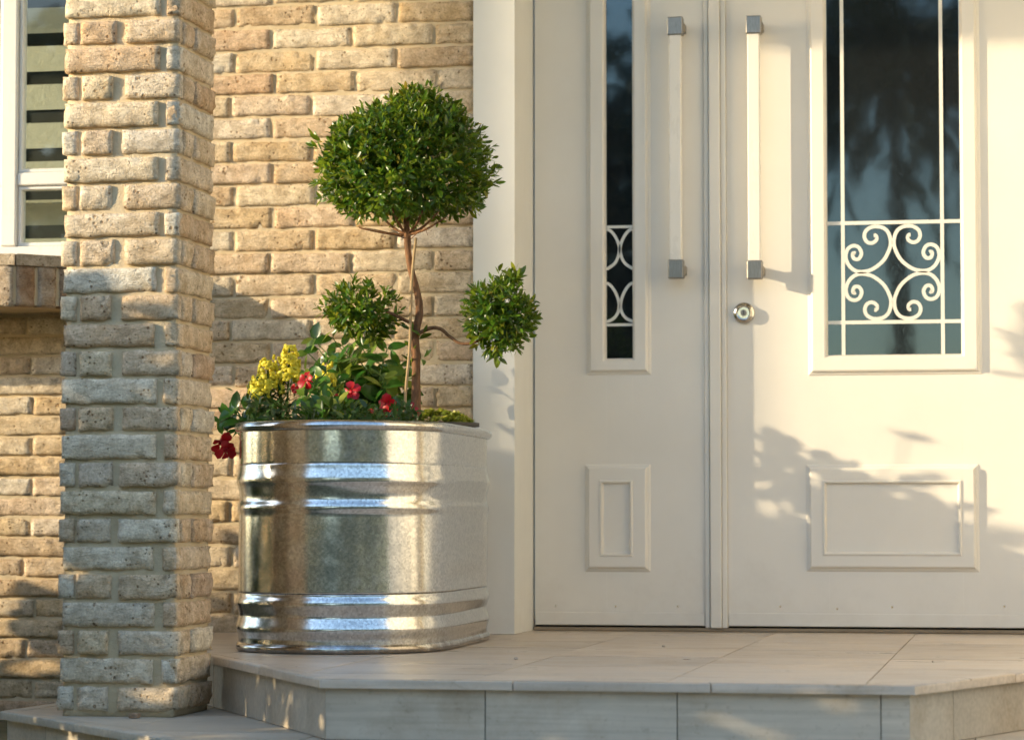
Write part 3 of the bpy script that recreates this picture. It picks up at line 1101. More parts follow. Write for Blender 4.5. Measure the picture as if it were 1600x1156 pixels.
def handle(parent, px0, px1, ytop, ybot):
    yb = YD - 0.085
    zt0, zt1 = onY(px0, ytop + 28, yb).z, onY(px0, ytop, yb).z
    zb0, zb1 = onY(px0, ybot, yb).z, onY(px0, ybot - 29, yb).z
    x0, x1 = onY(px0, 230, yb).x, onY(px1, 230, yb).x
    h = obj('handle', B(x0 + 0.004, x1 - 0.006, yb + 0.003, yb + 0.030, zb1 - 0.002, zt0 + 0.002, 0.003), M['handle_white'], parent)
    for z0, z1 in ((zt0, zt1), (zb0, zb1)):
        sub('bracket', B(x0, x1, yb - 0.002, yb + 0.036, z0, z1, 0.003, 2), M['dark_metal'], h)
        cz = (z0 + z1) / 2
        sub('bracket_post', B(x1 - 0.026, x1 + 0.002, yb + 0.0365, YD - 0.002, cz - 0.014, cz + 0.014, 0.002), M['dark_metal'], h)
    return h


def screw(parent, px, py):
    p = onY(px, py, YD)
    return obj('screw', lathe(nb(), [(0.0038, 0.0), (0.0038, 0.001), (0.0028, 0.0018), (0.001, 0.0008)], (p.x, YD - 0.0002, p.z), 'Y', 12), M['chrome'], parent)


DT = 2.40
# --- left leaf
dl = thing('door', ((XJ + XGL) / 2, YD, zdb), 'narrow left cream door leaf with slim glass strip, in shade', 'door')
lg = rectY(947, 0, 988, 560, YD); lo = rectY(918, 0, 1015, 584, YD)
gz1 = 2.18
lx0, lx1 = XJ + 0.004, onY(1101, 700, YD).x
obj('leaf', slab_with_hole(lx0, lx1, zdb, DT, lg[0], lg[1], lg[2], gz1, YD, YD + 0.045), M['paint'], dl)
window_moulding(dl, (lo[0], lo[1], lo[2], gz1 + 0.05), (lg[0], lg[1], lg[2], gz1), YD)
gl = obj('glass', B(lg[0] + 0.0005, lg[1] - 0.0005, YD + 0.008, YD + 0.014, lg[2] + 0.0005, gz1 - 0.0005), M['door_glass'], dl)
raised_panel(dl, rectY(916, 727, 1015, 891, YD), rectY(938, 750, 990, 869, YD), YD)
r = rectY(1101, 0, 1110, 981, YD)
obj('edge_strip', B(lx1 + 0.0015, XGL - 0.002, YD - 0.010, YD + 0.04, zdb - 0.006, DT, 0.002), M['paint'], dl)
kp = onY(950, 956, YD).z
obj('kick_rail', B(lx0 + 0.002, lx1 - 0.001, YD - 0.0035, YD - 0.0003, zdb + 0.001, kp, 0.0012), M['paint'], dl)
for px, py in ((868, 946), (962, 947), (1059, 947)): screw(dl, px, py)
handle(dl, 1043, 1067, 27, 435)
YG = YD + 0.0045


def bar(parent, x0, x1, z0, z1):
    return sub('lattice_bar', B(x0, x1, YG, YG + 0.003, z0, z1), M['scroll'], parent)


for yy in (354.5, 507.5):
    z = onY(967, yy, YG).z
    bar(gl, lg[0] + 0.001, lg[1] - 0.001, z - 0.0045, z + 0.0045)
for q in ([(946, 358), (954, 361), (962, 371), (967.5, 386), (966, 400), (960, 412), (946, 422)],
          [(946, 441), (955, 447), (963, 460), (967.3, 476), (965, 489), (958, 498), (946, 504)]):
    pts = spline([(onY(a, b, YG).x, onY(a, b, YG).z) for a, b in q], 6)
    xm = onY(968.3, 400, YG).x
    for mir in (False, True):
        pp_ = [(2 * xm - a, b) if mir else (a, b) for a, b in pts]
        pp_ = [(min(max(a, lg[0] + 0.001), lg[1] - 0.001), b) for a, b in pp_]
        sub('scroll', flat_strip(nb(), pp_, [0.0095] * len(pp_), YG + 0.0002, YG + 0.003), M['scroll'], gl)

# --- right leaf
XR = 1.30
dr = thing('door', (0.6, YD, zdb), 'wide right cream door leaf with scrollwork glass and round lock, partly sunlit', 'door')
rg = rectY(1292, 0, 1500, 554, YD); ro = rectY(1263, 0, 1530, 584, YD)
rx0 = onY(1137, 700, YD).x
obj('leaf', slab_with_hole(rx0, XR, zdb, DT, rg[0], rg[1], rg[2], gz1, YD, YD + 0.045), M['paint'], dr)
window_moulding(dr, (ro[0], ro[1], ro[2], gz1 + 0.05), (rg[0], rg[1], rg[2], gz1), YD)
gr_ = obj('glass', B(rg[0] + 0.0005, rg[1] - 0.0005, YD + 0.008, YD + 0.014, rg[2] + 0.0005, gz1 - 0.0005), M['door_glass'], dr)
raised_panel(dr, rectY(1262, 727, 1528, 891, YD), rectY(1286, 750, 1503, 868, YD), YD)
# astragal covering the split
a0, a1, a2 = XGL + 0.001, onY(1128, 700, YD).x, rx0 - 0.001
obj('astragal', B(a0, a1, YD - 0.022, YD + 0.03, zdb - 0.006, DT, 0.003, 2), M['paint'], dr)
obj('astragal', B(a1 + 0.001, a2, YD - 0.013, YD + 0.03, zdb - 0.006, DT, 0.003, 2), M['paint'], dr)
obj('kick_rail', B(rx0 + 0.002, XR - 0.002, YD - 0.0035, YD - 0.0003, zdb + 0.001, kp, 0.0012), M['paint'], dr)
for px, py in ((1219, 947), (1308, 951), (1394, 948), (1569, 947)): screw(dr, px, py)
handle(dr, 1166, 1190, 25, 436)
p = onY(1163, 489.5, YD)
lk = obj('lock', lathe(nb(), [(0.034, 0.0005), (0.0345, 0.005), (0.0325, 0.0095), (0.029, 0.0115), (0.027, 0.0125), (0.026, 0.0185), (0.025, 0.0225), (0.0225, 0.0245), (0.0195, 0.0235), (0.0185, 0.0205), (0.002, 0.0205)], (p.x, YD, p.z), 'Y', 36), M['chrome'], dr, smooth=True, sharp=35)
sub('keyhole', lathe(nb(), [(0.0100, 0.0206), (0.0100, 0.0275), (0.0085, 0.0290), (0.001, 0.0290)], (p.x, YD, p.z), 'Y', 20), M['dark_metal'], lk)
sub('keyhole', B(p.x - 0.0013, p.x + 0.0013, YD - 0.0296, YD - 0.0285, p.z - 0.0060, p.z + 0.0065), M['dark'], lk)
p = onY(1120, 984, YD)
obj('floor_bolt', B(p.x - 0.004, p.x + 0.004, YD - 0.018, YD - 0.008, 0.0115, zdb + 0.01, 0.001), M['chrome'], dr)
for px in (1316.5, 1471.5):
    x = onY(px, 300, YG).x
    bar(gr_, x - 0.0058, x + 0.0058, rg[2] + 0.001, gz1 - 0.001)
YG2 = YG - 0.0006
for py in (347.5, 503):
    z = onY(1396, py, YG).z
    sub('lattice_bar', B(rg[0] + 0.001, rg[1] - 0.001, YG2, YG2 + 0.0033, z - 0.0058, z + 0.0058), M['scroll'], gr_)
sc_pts = [(318, 268), (303, 262), (299, 280), (312, 303), (340, 302), (357, 268), (340, 228), (306, 216), (270, 235), (254, 285), (272, 340), (312, 378),
          (365, 388), (432, 370), (500, 315), (538, 245), (547, 190), (530, 130), (490, 98), (430, 94), (387, 120), (377, 160), (395, 193), (428, 200), (455, 180), (455, 153), (438, 152)]
cx_, cz_ = onY(1394.4, 425.6, YG).x, onY(1394.4, 425.6, YG).z
ppm = 1.0 / (onY(1494.4, 425.6, YG).x - cx_) * 100
kk = 1 / 4.13 / ppm
base = spline([((x - 555) * kk, -(y - 395) * kk) for x, y in sc_pts], 5)
nw = len(base)
wd = [0.0075 + 0.0040 * min(1, (min(i, nw - 1 - i) / 12.0)) + (0.004 if min(i, nw - 1 - i) < 4 else 0) for i in range(nw)]
for i, (sx_, sz_) in enumerate(((1, 1), (-1, 1), (1, -1), (-1, -1))):
    pts = [(cx_ + sx_ * (x - 0.0012), cz_ + sz_ * z) for x, z in base]
    sub('scroll', flat_strip(nb(), pts, wd, YG + 0.0003, YG + 0.003), M['scroll'], gr_)

# ------------------------------------------------------------------ galvanised stock tank
TC = Vector((-0.887, -0.745)); TPHI = 0.011; TR = 0.284; TL = 1.228


def stadium(off, n=40):
    r = TR + off
    h = TL / 2 - TR
    pts = []
    for s in (1, -1):
        for i in range(n + 1):
            t = math.pi * i / n
            pts.append((s * r * math.cos(t), s * (h + r * math.sin(t))))
    # straight sides get in-between points
    full = []
    for i in range(len(pts)):
        a, b = pts[i], pts[(i + 1) % len(pts)]
        full.append(a)
        if math.hypot(a[0] - b[0], a[1] - b[1]) > 0.1:
            for k in range(1, 24): full.append((a[0] + (b[0] - a[0]) * k / 24, a[1] + (b[1] - a[1]) * k / 24))
    A = np.array(full)
    for _ in range(26):                                    # ease the bend into the straight sides
        A = A * 0.5 + 0.25 * (np.roll(A, 1, 0) + np.roll(A, -1, 0))
    full = [(x * 1.031, y * 1.012) for x, y in A]
    c, s = math.cos(TPHI), math.sin(TPHI)
    return [(TC.x + c * x - s * y, TC.y + s * x + c * y) for x, y in full]


def loft(bm, prof, closed_bottom=False, wob=0.0):
    rings = []
    for off, z in prof:
        ring = []
        for x, y in stadium(off):
            if wob:
                q = noise.noise(Vector((x * 3.2, y * 3.2, z * 5))) * wob
                d = Vector((x - TC.x, (y - TC.y) * 0.4)).normalized()
                x += d.x * q; y += d.y * q
            ring.append(bm.verts.new((x, y, z)))
        rings.append(ring)
    n = len(rings[0])
    for a, b in zip(rings, rings[1:]):
        for k in range(n): bm.faces.new((a[k], a[(k + 1) % n], b[(k + 1) % n], b[k]))
    if closed_bottom: bm.faces.new(rings[-1])
    return bm


tank = thing('planter_tub', (TC.x, TC.y, 0.0), 'oval ribbed galvanised steel tub full of flowers on the porch', 'planter')
key = [(0.0000, 0.022), (0.0000, 0.034), (0.0009, 0.040), (0.0047, 0.052), (0.0064, 0.062), (0.0054, 0.070), (0.0009, 0.086), (-0.001, 0.094), (-0.001, 0.100), (0.0019, 0.112), (0.0059, 0.126),
       (0.0064, 0.132), (0.0051, 0.140), (0.0009, 0.150), (0.0000, 0.158), (0.0000, 0.163), (0.0000, 0.22), (0.0000, 0.30), (0.0000, 0.358), (0.0000, 0.366), (0.0005, 0.374), (0.0035, 0.385), (0.0040, 0.391), (0.0028, 0.398), (-0.001, 0.408), (-0.002, 0.418),
       (-0.001, 0.430), (0.0024, 0.448), (0.0059, 0.458), (0.0064, 0.464), (0.0059, 0.472), (0.0019, 0.492), (0.0003, 0.506), (-0.001, 0.509), (-0.001, 0.514), (-0.001, 0.560), (-0.001, 0.598)]
bm = loft(nb(), [tuple(q) for q in spline(key, 3)], wob=0.0022)
obj('tub_wall', bm, M['galv'], tank, smooth=True)
obj('tub_liner', loft(nb(), [(-0.004, 0.600), (-0.006, 0.50), (-0.006, 0.03)], True), M['galv'], tank, smooth=True, sharp=40)
rz = 0.6105
rimp = [(0.011 * math.cos(a) + 0.003, rz + 0.0135 * math.sin(a)) for a in [2 * math.pi * k / 12 for k in range(13)]]
obj('rolled_rim', loft(nb(), rimp), M['galv'], tank, smooth=True)
obj('base_flange', loft(nb(), [(-0.004, 0.001), (0.004, 0.001), (0.0075, 0.006), (0.0075, 0.013), (0.005, 0.019), (0.0005, 0.0235), (-0.004, 0.0235)]), M['galv'], tank, smooth=True, sharp=50)
soil = loft(nb(), [(-0.012, 0.55), (-0.010, 0.575), (-0.06, 0.586), (-0.20, 0.592)], True)
for f_ in list(soil.faces): pass
tag(obj('potting_soil', soil, M['soil'], None, smooth=True), 'dark potting soil filling the steel tub', 'soil', kind='stuff')


# ------------------------------------------------------------------ leaves
def leaf_verts(L, W_, fold=0.25, curl=0.25, st=(0.0, 0.22, 0.5, 0.78, 1.0), wp=(0.06, 0.72, 1.0, 0.66, 0.0)):
    """leaf along +Y from the origin, face up +Z"""
    V, F = [], []
    for i, (t, w) in enumerate(zip(st, wp)):
        y = t * L
        z = -curl * L * t * t
        hw = w * W_ / 2
        if i in (0, len(st) - 1):
            V.append((0, y, z))
        else:
            V += [(-hw, y, z + fold * hw), (0, y, z), (hw, y, z + fold * hw)]
    n = len(st) - 2
    F += [(0, 2, 1), (0, 3, 2)]
    for i in range(n - 1):
        a = 1 + 3 * i
        F += [(a, a + 1, a + 4, a + 3), (a + 1, a + 2, a + 5, a + 4)]
    a = 1 + 3 * (n - 1); tip = a + 3
    F += [(a, a + 1, tip), (a + 1, a + 2, tip)]
    return np.array(V), F


def frame_of(d, up):
    y = Vector(d).normalized()
    x = y.cross(Vector(up))
    if x.length < 1e-4: x = y.orthogonal()
    x.normalize()
    z = x.cross(y)
    return Matrix((x, y, z)).transposed()


def leaf_mesh(name, var, mat_):
    V, F = var
    me = bpy.data.meshes.new(name)
    me.from_pydata([tuple(v) for v in V], [], F)
    return finish(me, mat_, True)


def joined(name, leaves, variants, mat_, parent=None, kind='stuff'):
    """leaves: (pos, rot3x3, scale, variant) -> one mesh"""
    Vs, Fs, n = [], [], 0
    for pos, rot, s, k in leaves:
        V, F = variants[k]
        m = np.array(rot) * s
        Vs.append(V @ m.T + np.array(pos))
        Fs += [tuple(i + n for i in f) for f in F]
        n += len(V)
    me = bpy.data.meshes.new(name)
    allv = np.concatenate(Vs)
    c = (allv.min(0) + allv.max(0)) / 2
    me.from_pydata([tuple(v) for v in allv - c], [], Fs)
    finish(me, mat_, True)
    o = bpy.data.objects.new(name, me)
    o.location = c
    link(o, parent)
    PLOC[o.name] = Vector(c)
    if kind: o['kind'] = kind
    return o


def place_leaf(me, leaf, parent, name='leaf'):
    pos, rot, s, k = leaf
    o = bpy.data.objects.new(name, me)
    o.location = pos
    o.rotation_euler = rot.to_euler()
    o.scale = (s, s, s)
    return link(o, parent)


def rand_dir(r):
    while True:
        v = Vector((r.uniform(-1, 1), r.uniform(-1, 1), r.uniform(-1, 1)))
        if 0.05 < v.length < 1: return v.normalized()


def shoot(pos, d, r, n, L, spread=0.9, var=4, up=0.35, along=0.03):
    """whorl of n leaves round a shoot tip"""
    out = []
    d = Vector(d).normalized()
    a0 = r.uniform(0, 6.28)
    u = d.orthogonal().normalized(); w = d.cross(u)
    for i in range(n):
        a = a0 + i * 2.4
        t = i / max(1, n - 1)
        rad = u * math.cos(a) + w * math.sin(a)
        sp_ = spread * (1.25 - 0.8 * t) * r.uniform(0.8, 1.2)
        ld_ = (d * math.cos(sp_) + rad * math.sin(sp_) + Vector((0, 0, r.uniform(-0.15, 0.15)))).normalized()
        p_ = Vector(pos) - d * along * (1 - t)
        nrm = (d * math.sin(sp_) - rad * math.cos(sp_))
        nrm = (nrm + Vector((0, 0, up)) + rand_dir(r) * 0.25)
        out.append((p_, frame_of(ld_, nrm), L * r.uniform(0.65, 1.15) * (1.1 - 0.35 * t), r.randrange(var)))
    return out


LV = [leaf_verts(1.0, w, f, c) for w, f, c in ((0.36, 0.25, 0.16), (0.42, 0.4, 0.30), (0.33, 0.15, 0.05), (0.40, 0.3, -0.10))]

# ------------------------------------------------------------------ topiary tree
TY = -0.70


def T(px, py, dy=0.0):
    return onY(px, py, TY + dy)


tp0 = T(651, 652)
topi = thing('topiary_tree', (tp0.x, tp0.y, 0.585), 'clipped topiary tree with one large and two small leaf balls in the steel tub', 'tree')
tr_pts = [T(651, 662), T(650, 610), T(650, 560), T(648, 525, 0.006), T(655, 492, 0.01), T(653, 462, 0.006), T(643, 425), T(638, 395), T(636, 365), T(634, 335)]
tr_r = [0.0150, 0.0132, 0.0128, 0.0135, 0.0115, 0.0105, 0.0098, 0.0095, 0.0100, 0.007]
tp = spline([(*p_, r_) for p_, r_ in zip(tr_pts, tr_r)], 6)
bm = tube(nb(), [q[:3] for q in tp], [q[3] * (1 + 0.09 * noise.noise(Vector(q[:3]) * 60)) for q in tp], 12)
obj('trunk', bm, M['bark'], topi, smooth=True)


def limb(pts, r0, r1, name='branch', n=6):
    q = spline([tuple(p_) for p_ in pts], n)
    m = len(q)
    return obj(name, tube(nb(), q, [r0 + (r1 - r0) * i / (m - 1) for i in range(m)], 8), M['bark'], topi, smooth=True)


limb([T(650, 508), T(632, 500, -0.01), T(612, 490, -0.015), T(585, 480, -0.01), T(560, 478)], 0.0058, 0.003)
limb([T(652, 522), T(672, 513, 0.008), T(688, 514, 0.01), T(703, 526, 0.01), T(722, 537, 0.005), T(748, 532), T(775, 505)], 0.0062, 0.003)
for a in ((-52, -45, 0.05), (-30, -62, -0.06), (5, -75, 0.07), (32, -58, -0.05), (52, -40, 0.05), (-75, -12, -0.03), (60, -28, -0.08), (-20, -40, 0.1)):
    limb([T(636, 368), T(636 + a[0] * 0.5, 368 + a[1] * 0.35, a[2] * 0.4), T(636 + a[0], 368 + a[1], a[2])], 0.0048, 0.0022, n=4)
limb([T(632, 372), T(600, 362, -0.05), T(570, 356, -0.08)], 0.0018, 0.0009, 'twig', 4)
limb([T(640, 375), T(655, 362, -0.04), T(664, 356, -0.06), T(668, 368, -0.07)], 0.0016, 0.0009, 'twig', 4)
r_ = random.Random(11)
leaves = []


def ball(c, rx, ry, rz, n_sh, nl, L, seed, lumps, bottom_cut=None):
    r = random.Random(seed)
    out = []
    tries = 0
    while len(out) < n_sh and tries < n_sh * 6:
        tries += 1
        d = rand_dir(r)
        k = 1.0 + lumps * noise.noise(d * 2.1 + Vector((seed, 0, 0))) + 0.5 * lumps * noise.noise(d * 4.5 + Vector((0, seed, 0)))
        f = (r.random() ** 0.33)
        f = 0.45 + 0.55 * f if r.random() < 0.85 else r.uniform(0.15, 0.6)
        p_ = Vector((d.x * rx, d.y * ry, d.z * rz)) * k * f
        if bottom_cut is not None and p_.z < bottom_cut(p_): continue
        g = Vector((p_.x / rx ** 2, p_.y / ry ** 2, p_.z / rz ** 2)).normalized()
        dd = (g + Vector((0, 0, 0.25)) + rand_dir(r) * 0.5).normalized()
        out.append(shoot(c + p_, dd, r, nl + r.randrange(3), L, 0.85))
    return out


c1 = T(630, 262)
sh = ball(c1, 0.262, 0.235, 0.212, 1450, 5, 0.032, 3, 0.16, lambda p_: -0.155 + 0.25 * abs(p_.x) * 0.35)
sh += ball(T(655, 185), 0.12, 0.12, 0.095, 250, 5, 0.032, 23, 0.15)
sh += ball(T(572, 235), 0.10, 0.12, 0.10, 140, 5, 0.032, 29, 0.15)
c2 = T(563, 482)
sh += ball(c2, 0.118, 0.10, 0.088, 175, 5, 0.031, 5, 0.22)
sh += ball(T(585, 520), 0.05, 0.06, 0.045, 9, 5, 0.040, 15, 0.2)
c3 = T(780, 492)
sh += ball(c3, 0.108, 0.105, 0.118, 270, 5, 0.033, 8, 0.16)
sh += ball(T(797, 436), 0.05, 0.05, 0.028, 8, 5, 0.044, 12, 0.2)
sh += ball(T(778, 556), 0.03, 0.03, 0.025, 3, 5, 0.034, 14, 0.2)
# a few leaves sprouting from the trunk
for px, py, dx in ((638, 512, -0.5), (641, 540, -0.6), (662, 520, 0.5), (665, 555, 0.6), (636, 560, -0.5), (641, 580, -0.4)):
    sh.append(shoot(T(px, py, -0.012), (dx, -0.5, 0.5), r_, 4, 0.036, 0.8))
# stray shoots that break the outline
for _ in range(46):
    d = rand_dir(r_)
    if d.z < -0.5: continue
    q = c1 + Vector((d.x * 0.275, d.y * 0.24, d.z * 0.225)) * r_.uniform(0.96, 1.05)
    sh.append(shoot(q, d + Vector((0, 0, 0.3)), r_, 5, 0.038, 0.55))
allv = [l for s in sh for l in s]


def nearness(l):
    return (l[0] - CAM).dot(_fw) - 0.02 * rng.random()


order = sorted(range(len(allv)), key=lambda i: nearness(allv[i]) + (0.0 if (allv[i][0] - c1).length < 0.36 else -0.10))
near = set(order[:300])
TOPL = [leaf_mesh('leaf', v, M['box_leaf']) for v in LV]
for i in near: place_leaf(TOPL[allv[i][3]], allv[i], topi)
joined('foliage', [allv[i] for i in range(len(allv)) if i not in near], LV, M['box_leaf'], topi)

# cane tied beside the trunk
ck = [T(632, 665, -0.05), T(634, 610, -0.05), T(640, 545, -0.045), T(642, 480, -0.035), T(644, 430, -0.025), T(650, 372, -0.01)]
stake = tag(obj('bamboo_stake', tube(nb(), spline([tuple(q) for q in ck], 4), 0.0042, 8), M['bamboo'], None, smooth=True),
            'thin pale bamboo cane tied beside the topiary trunk', 'stake')

# ------------------------------------------------------------------ red trumpet flower vine
BV = [leaf_verts(1.0, w, f, c, (0.0, 0.18, 0.45, 0.75, 1.0), (0.08, 0.72, 1.0, 0.74, 0.0)) for w, f, c in ((0.60, 0.22, 0.25), (0.66, 0.35, 0.10), (0.54, 0.15, 0.40), (0.62, 0.28, -0.05))]
VL = [leaf_mesh('leaf', v, M['vine_leaf']) for v in BV]
YLM = [leaf_mesh('leaf', v, M['young_leaf']) for v in BV]


def petal_mesh():
    V, F = leaf_verts(1.0, 1.0, 0.35, 0.45, (0.0, 0.3, 0.6, 0.85, 1.0), (0.25, 0.6, 1.0, 0.95, 0.0))
    me = bpy.data.meshes.new('petal')
    V[-1][1] = 0.96
    me.from_pydata([tuple(v) for v in V], [], F)
    return finish(me, M['red_petal'], True)


PET = petal_mesh()


def trumpet(parent, pos, d, size, r):
    """five petals on a short tube"""
    d = Vector(d).normalized()
    pos = Vector(pos); size *= 0.85
    bm = tube(nb(), [pos - d * size * 1.1, pos - d * size * 0.5, pos], [size * 0.10, size * 0.16, size * 0.30], 8, True)
    fl_ = obj('flower', bm, M['red_petal'], parent, smooth=True)
    u = d.orthogonal().normalized(); w = d.cross(u)
    a0 = r.uniform(0, 6)
    for k in range(5):
        a = a0 + k * 1.2566
        rad = u * math.cos(a) + w * math.sin(a)
        pd = (rad * 0.8 + d * r.uniform(0.1, 0.9) + rand_dir(r) * 0.25).normalized()
        o = bpy.data.objects.new('petal', PET)
        o.location = pos + rad * size * 0.18
        o.rotation_euler = frame_of(pd, (d - rad * 0.5) + rand_dir(r) * 0.2).to_euler()
        s = size * r.uniform(0.75, 1.15)
        o.scale = (s, s, s)
        link(o, fl_)
    return fl_


def vine(name, base, label, stems, leafspecs, flowers, seed, cat='plant', group=None):
    r = random.Random(seed)
    t = thing(name, base, label, cat, group)
    for pts, rad in stems:
        q = spline([tuple(p_) for p_ in pts], 6)
        obj('stem', tube(nb(), q, [rad * (1 - 0.5 * i / len(q)) for i in range(len(q))], 6), M['stem'], t, smooth=True)
    for pos, d, up, s, young in leafspecs:
        k = r.randrange(4)
        place_leaf((YLM if young else VL)[k], (Vector(pos), frame_of(d, up), s, k), t)
    for pos, d, s in flowers: trumpet(t, pos, d, s, r)
    return t


r_ = random.Random(5)


def V_(px, py, y): return onY(px, py, y)


def leaf_along(pts, n, s, r, young=False, start=0.25):
    q = spline([tuple(p_) for p_ in pts], 8)
    out = []
    for i in range(n):
        f = start + (1 - start) * i / max(1, n - 1)
        k = min(len(q) - 1, int(f * (len(q) - 1)))
        p_ = Vector(q[k]); tdir = (Vector(q[min(k + 1, len(q) - 1)]) - Vector(q[max(k - 1, 0)])).normalized()
        side = tdir.cross(Vector((0.2, -1, 0.1))).normalized()
        for sgn in (1, -1):
            d = (side * sgn * 0.9 + tdir * 0.45 + Vector((0, -0.25, r.uniform(-0.25, 0.15))) + rand_dir(r) * 0.25)
            out.append((p_, d, Vector((-0.3, -0.8, 0.9)) + rand_dir(r) * 0.5, s * r.uniform(0.75, 1.15) * (1.1 - 0.35 * f), young and f > 0.7 and r.random() < 0.45))
    return out


def bush_vine(name, label, base_px, yb, tips, lsize, flowers, seed, young=True, n=4):
    r = random.Random(seed)
    b = V_(*base_px, yb); b.z = 0.59
    stems, ls = [], []
    for (px, py, dy) in tips:
        e = V_(px, py, yb + dy)
        mid = (b + e) / 2 + Vector((0, 0, 0.04)) + rand_dir(r) * 0.02
        pts = [b + rand_dir(r) * 0.012, mid, e]
        stems.append((pts, 0.0032))
        ls += leaf_along(pts, n, lsize, r, young)
    fl_ = [(V_(px, py, y), d, s) for px, py, y, d, s in flowers]
    return vine(name, b, label, stems, ls, fl_, seed)


bush_vine('flowering_vine', 'broad-leaved green vine with red flowers growing beside the bamboo cane', (585, 650), -0.34,
          [(498, 545, 0.05), (520, 528, 0.06), (482, 552, 0.05), (492, 532, 0.1), (478, 580, 0.0), (535, 540, 0.1), (545, 560, 0), (585, 560, 0.02), (560, 590, -0.05), (610, 585, 0.0), (625, 570, 0.03), (590, 610, -0.06), (535, 600, -0.04), (632, 610, -0.02), (565, 540, 0.06), (515, 590, -0.02), (605, 545, 0.05), (575, 575, -0.06), (600, 600, -0.08), (545, 585, -0.06), (530, 565, 0.0), (620, 595, 0.02), (570, 600, -0.09), (555, 620, -0.1), (600, 565, -0.1), (615, 620, -0.12), (585, 630, -0.14), (540, 630, -0.14), (630, 585, -0.05), (560, 560, -0.12), (578, 545, -0.05), (600, 590, -0.16), (525, 610, -0.12)],
          0.078, [(549, 612, -0.74, (0.1, -0.9, 0.2), 0.031), (604, 632, -0.76, (0.2, -0.85, 0.1), 0.030), (612, 648, -0.80, (0.3, -0.8, -0.4), 0.03), (577, 648, -0.80, (-0.2, -0.9, 0.1), 0.018), (642, 642, -0.74, (0.3, -0.8, 0.3), 0.024), (528, 622, -0.80, (0, -0.9, 0.2), 0.014)], 41)
bush_vine('flowering_vine', 'small pale-leaved plant with a pink-red bloom beside the yellow snapdragons', (500, 650), -0.98,
          [(480, 590, 0.0), (500, 610, 0), (520, 620, -0.02), (470, 620, 0.02), (540, 635, -0.04), (510, 580, 0.05), (560, 640, -0.05), (490, 632, -0.06)],
          0.050, [(479, 593, -1.08, (-0.4, -0.8, 0.2), 0.027), (461, 607, -1.10, (-0.5, -0.8, 0), 0.014)], 43)
bush_vine('flowering_vine', 'trailing vine with a hanging crimson bloom over the left rim of the tub', (398, 655), -0.98,
          [(365, 640, 0.0), (343, 660, -0.02), (352, 650, 0.03), (372, 672, -0.03), (385, 640, 0.03)],
          0.056, [(346, 692, -1.02, (0.15, -0.7, -0.55), 0.038), (353, 704, -1.03, (0.5, -0.6, -0.6), 0.032)], 47, False, 3)

r_ = random.Random(52)
shb = Vector((-1.70, -0.60, STEP))
shrub = thing('leafy_shrub', shb, 'broad-leaved shrub growing in a pot behind the brick pillar', 'shrub')
obj('pot_wall', lathe(nb(), [(0.09, STEP + 0.001), (0.125, STEP + 0.20), (0.132, STEP + 0.20), (0.132, STEP + 0.225), (0.118, STEP + 0.225), (0.112, STEP + 0.20)], (shb.x, shb.y, 0), 'Z', 28), M['black_plastic'], shrub, smooth=True, sharp=40)
for i in range(13):
    a = i * 2.4
    e = Vector((shb.x + 0.03 + 0.085 * math.cos(a) * r_.uniform(0.4, 1.0), shb.y + 0.12 * math.sin(a), r_.uniform(0.86, 1.22)))
    b_ = shb + Vector((0.03 * math.cos(a), 0.03 * math.sin(a), 0.21))
    pts = [b_, (b_ + e) / 2 + Vector((0, 0, 0.08)), e]
    q = spline([tuple(p_) for p_ in pts], 6)
    obj('stem', tube(nb(), q, [0.004 - 0.002 * k / len(q) for k in range(len(q))], 6), M['stem'], shrub, smooth=True)
    for pos, d, up, s_, yg in leaf_along(pts, 5, 0.085, r_, False, 0.45):
        k = r_.randrange(4)
        place_leaf(VL[k], (Vector(pos), frame_of(d, up), s_, k), shrub)

# ------------------------------------------------------------------ yellow snapdragons
FLO = []
for k in range(3):
    bm = nb()
    rr_ = random.Random(60 + k)
    for q, (cx0, cz0, s) in enumerate(((0, 0.32, 0.42), (-0.28, -0.12, 0.36), (0.28, -0.12, 0.36), (0, -0.30, 0.34), (-0.2, 0.42, 0.26), (0.2, 0.42, 0.26))):
        m4 = Matrix.Translation((cx0, -0.35 + rr_.uniform(-0.1, 0.1), cz0)) @ Matrix.Diagonal((s, s * 0.6, s * 0.75, 1))
        bmesh.ops.create_icosphere(bm, subdivisions=2, radius=1.0, matrix=m4)
    for v in bm.verts:
        v.co += v.co.normalized() * noise.noise(v.co * 4.5 + Vector((k * 9, 0, 0))) * 0.14
    me = bpy.data.meshes.new('floret')
    bm.to_mesh(me); bm.free()
    FLO.append(finish(me, M['yellow_petal'], True))
SV = [leaf_verts(1.0, 0.17, 0.2, c) for c in (0.1, 0.3, -0.05, 0.2)]


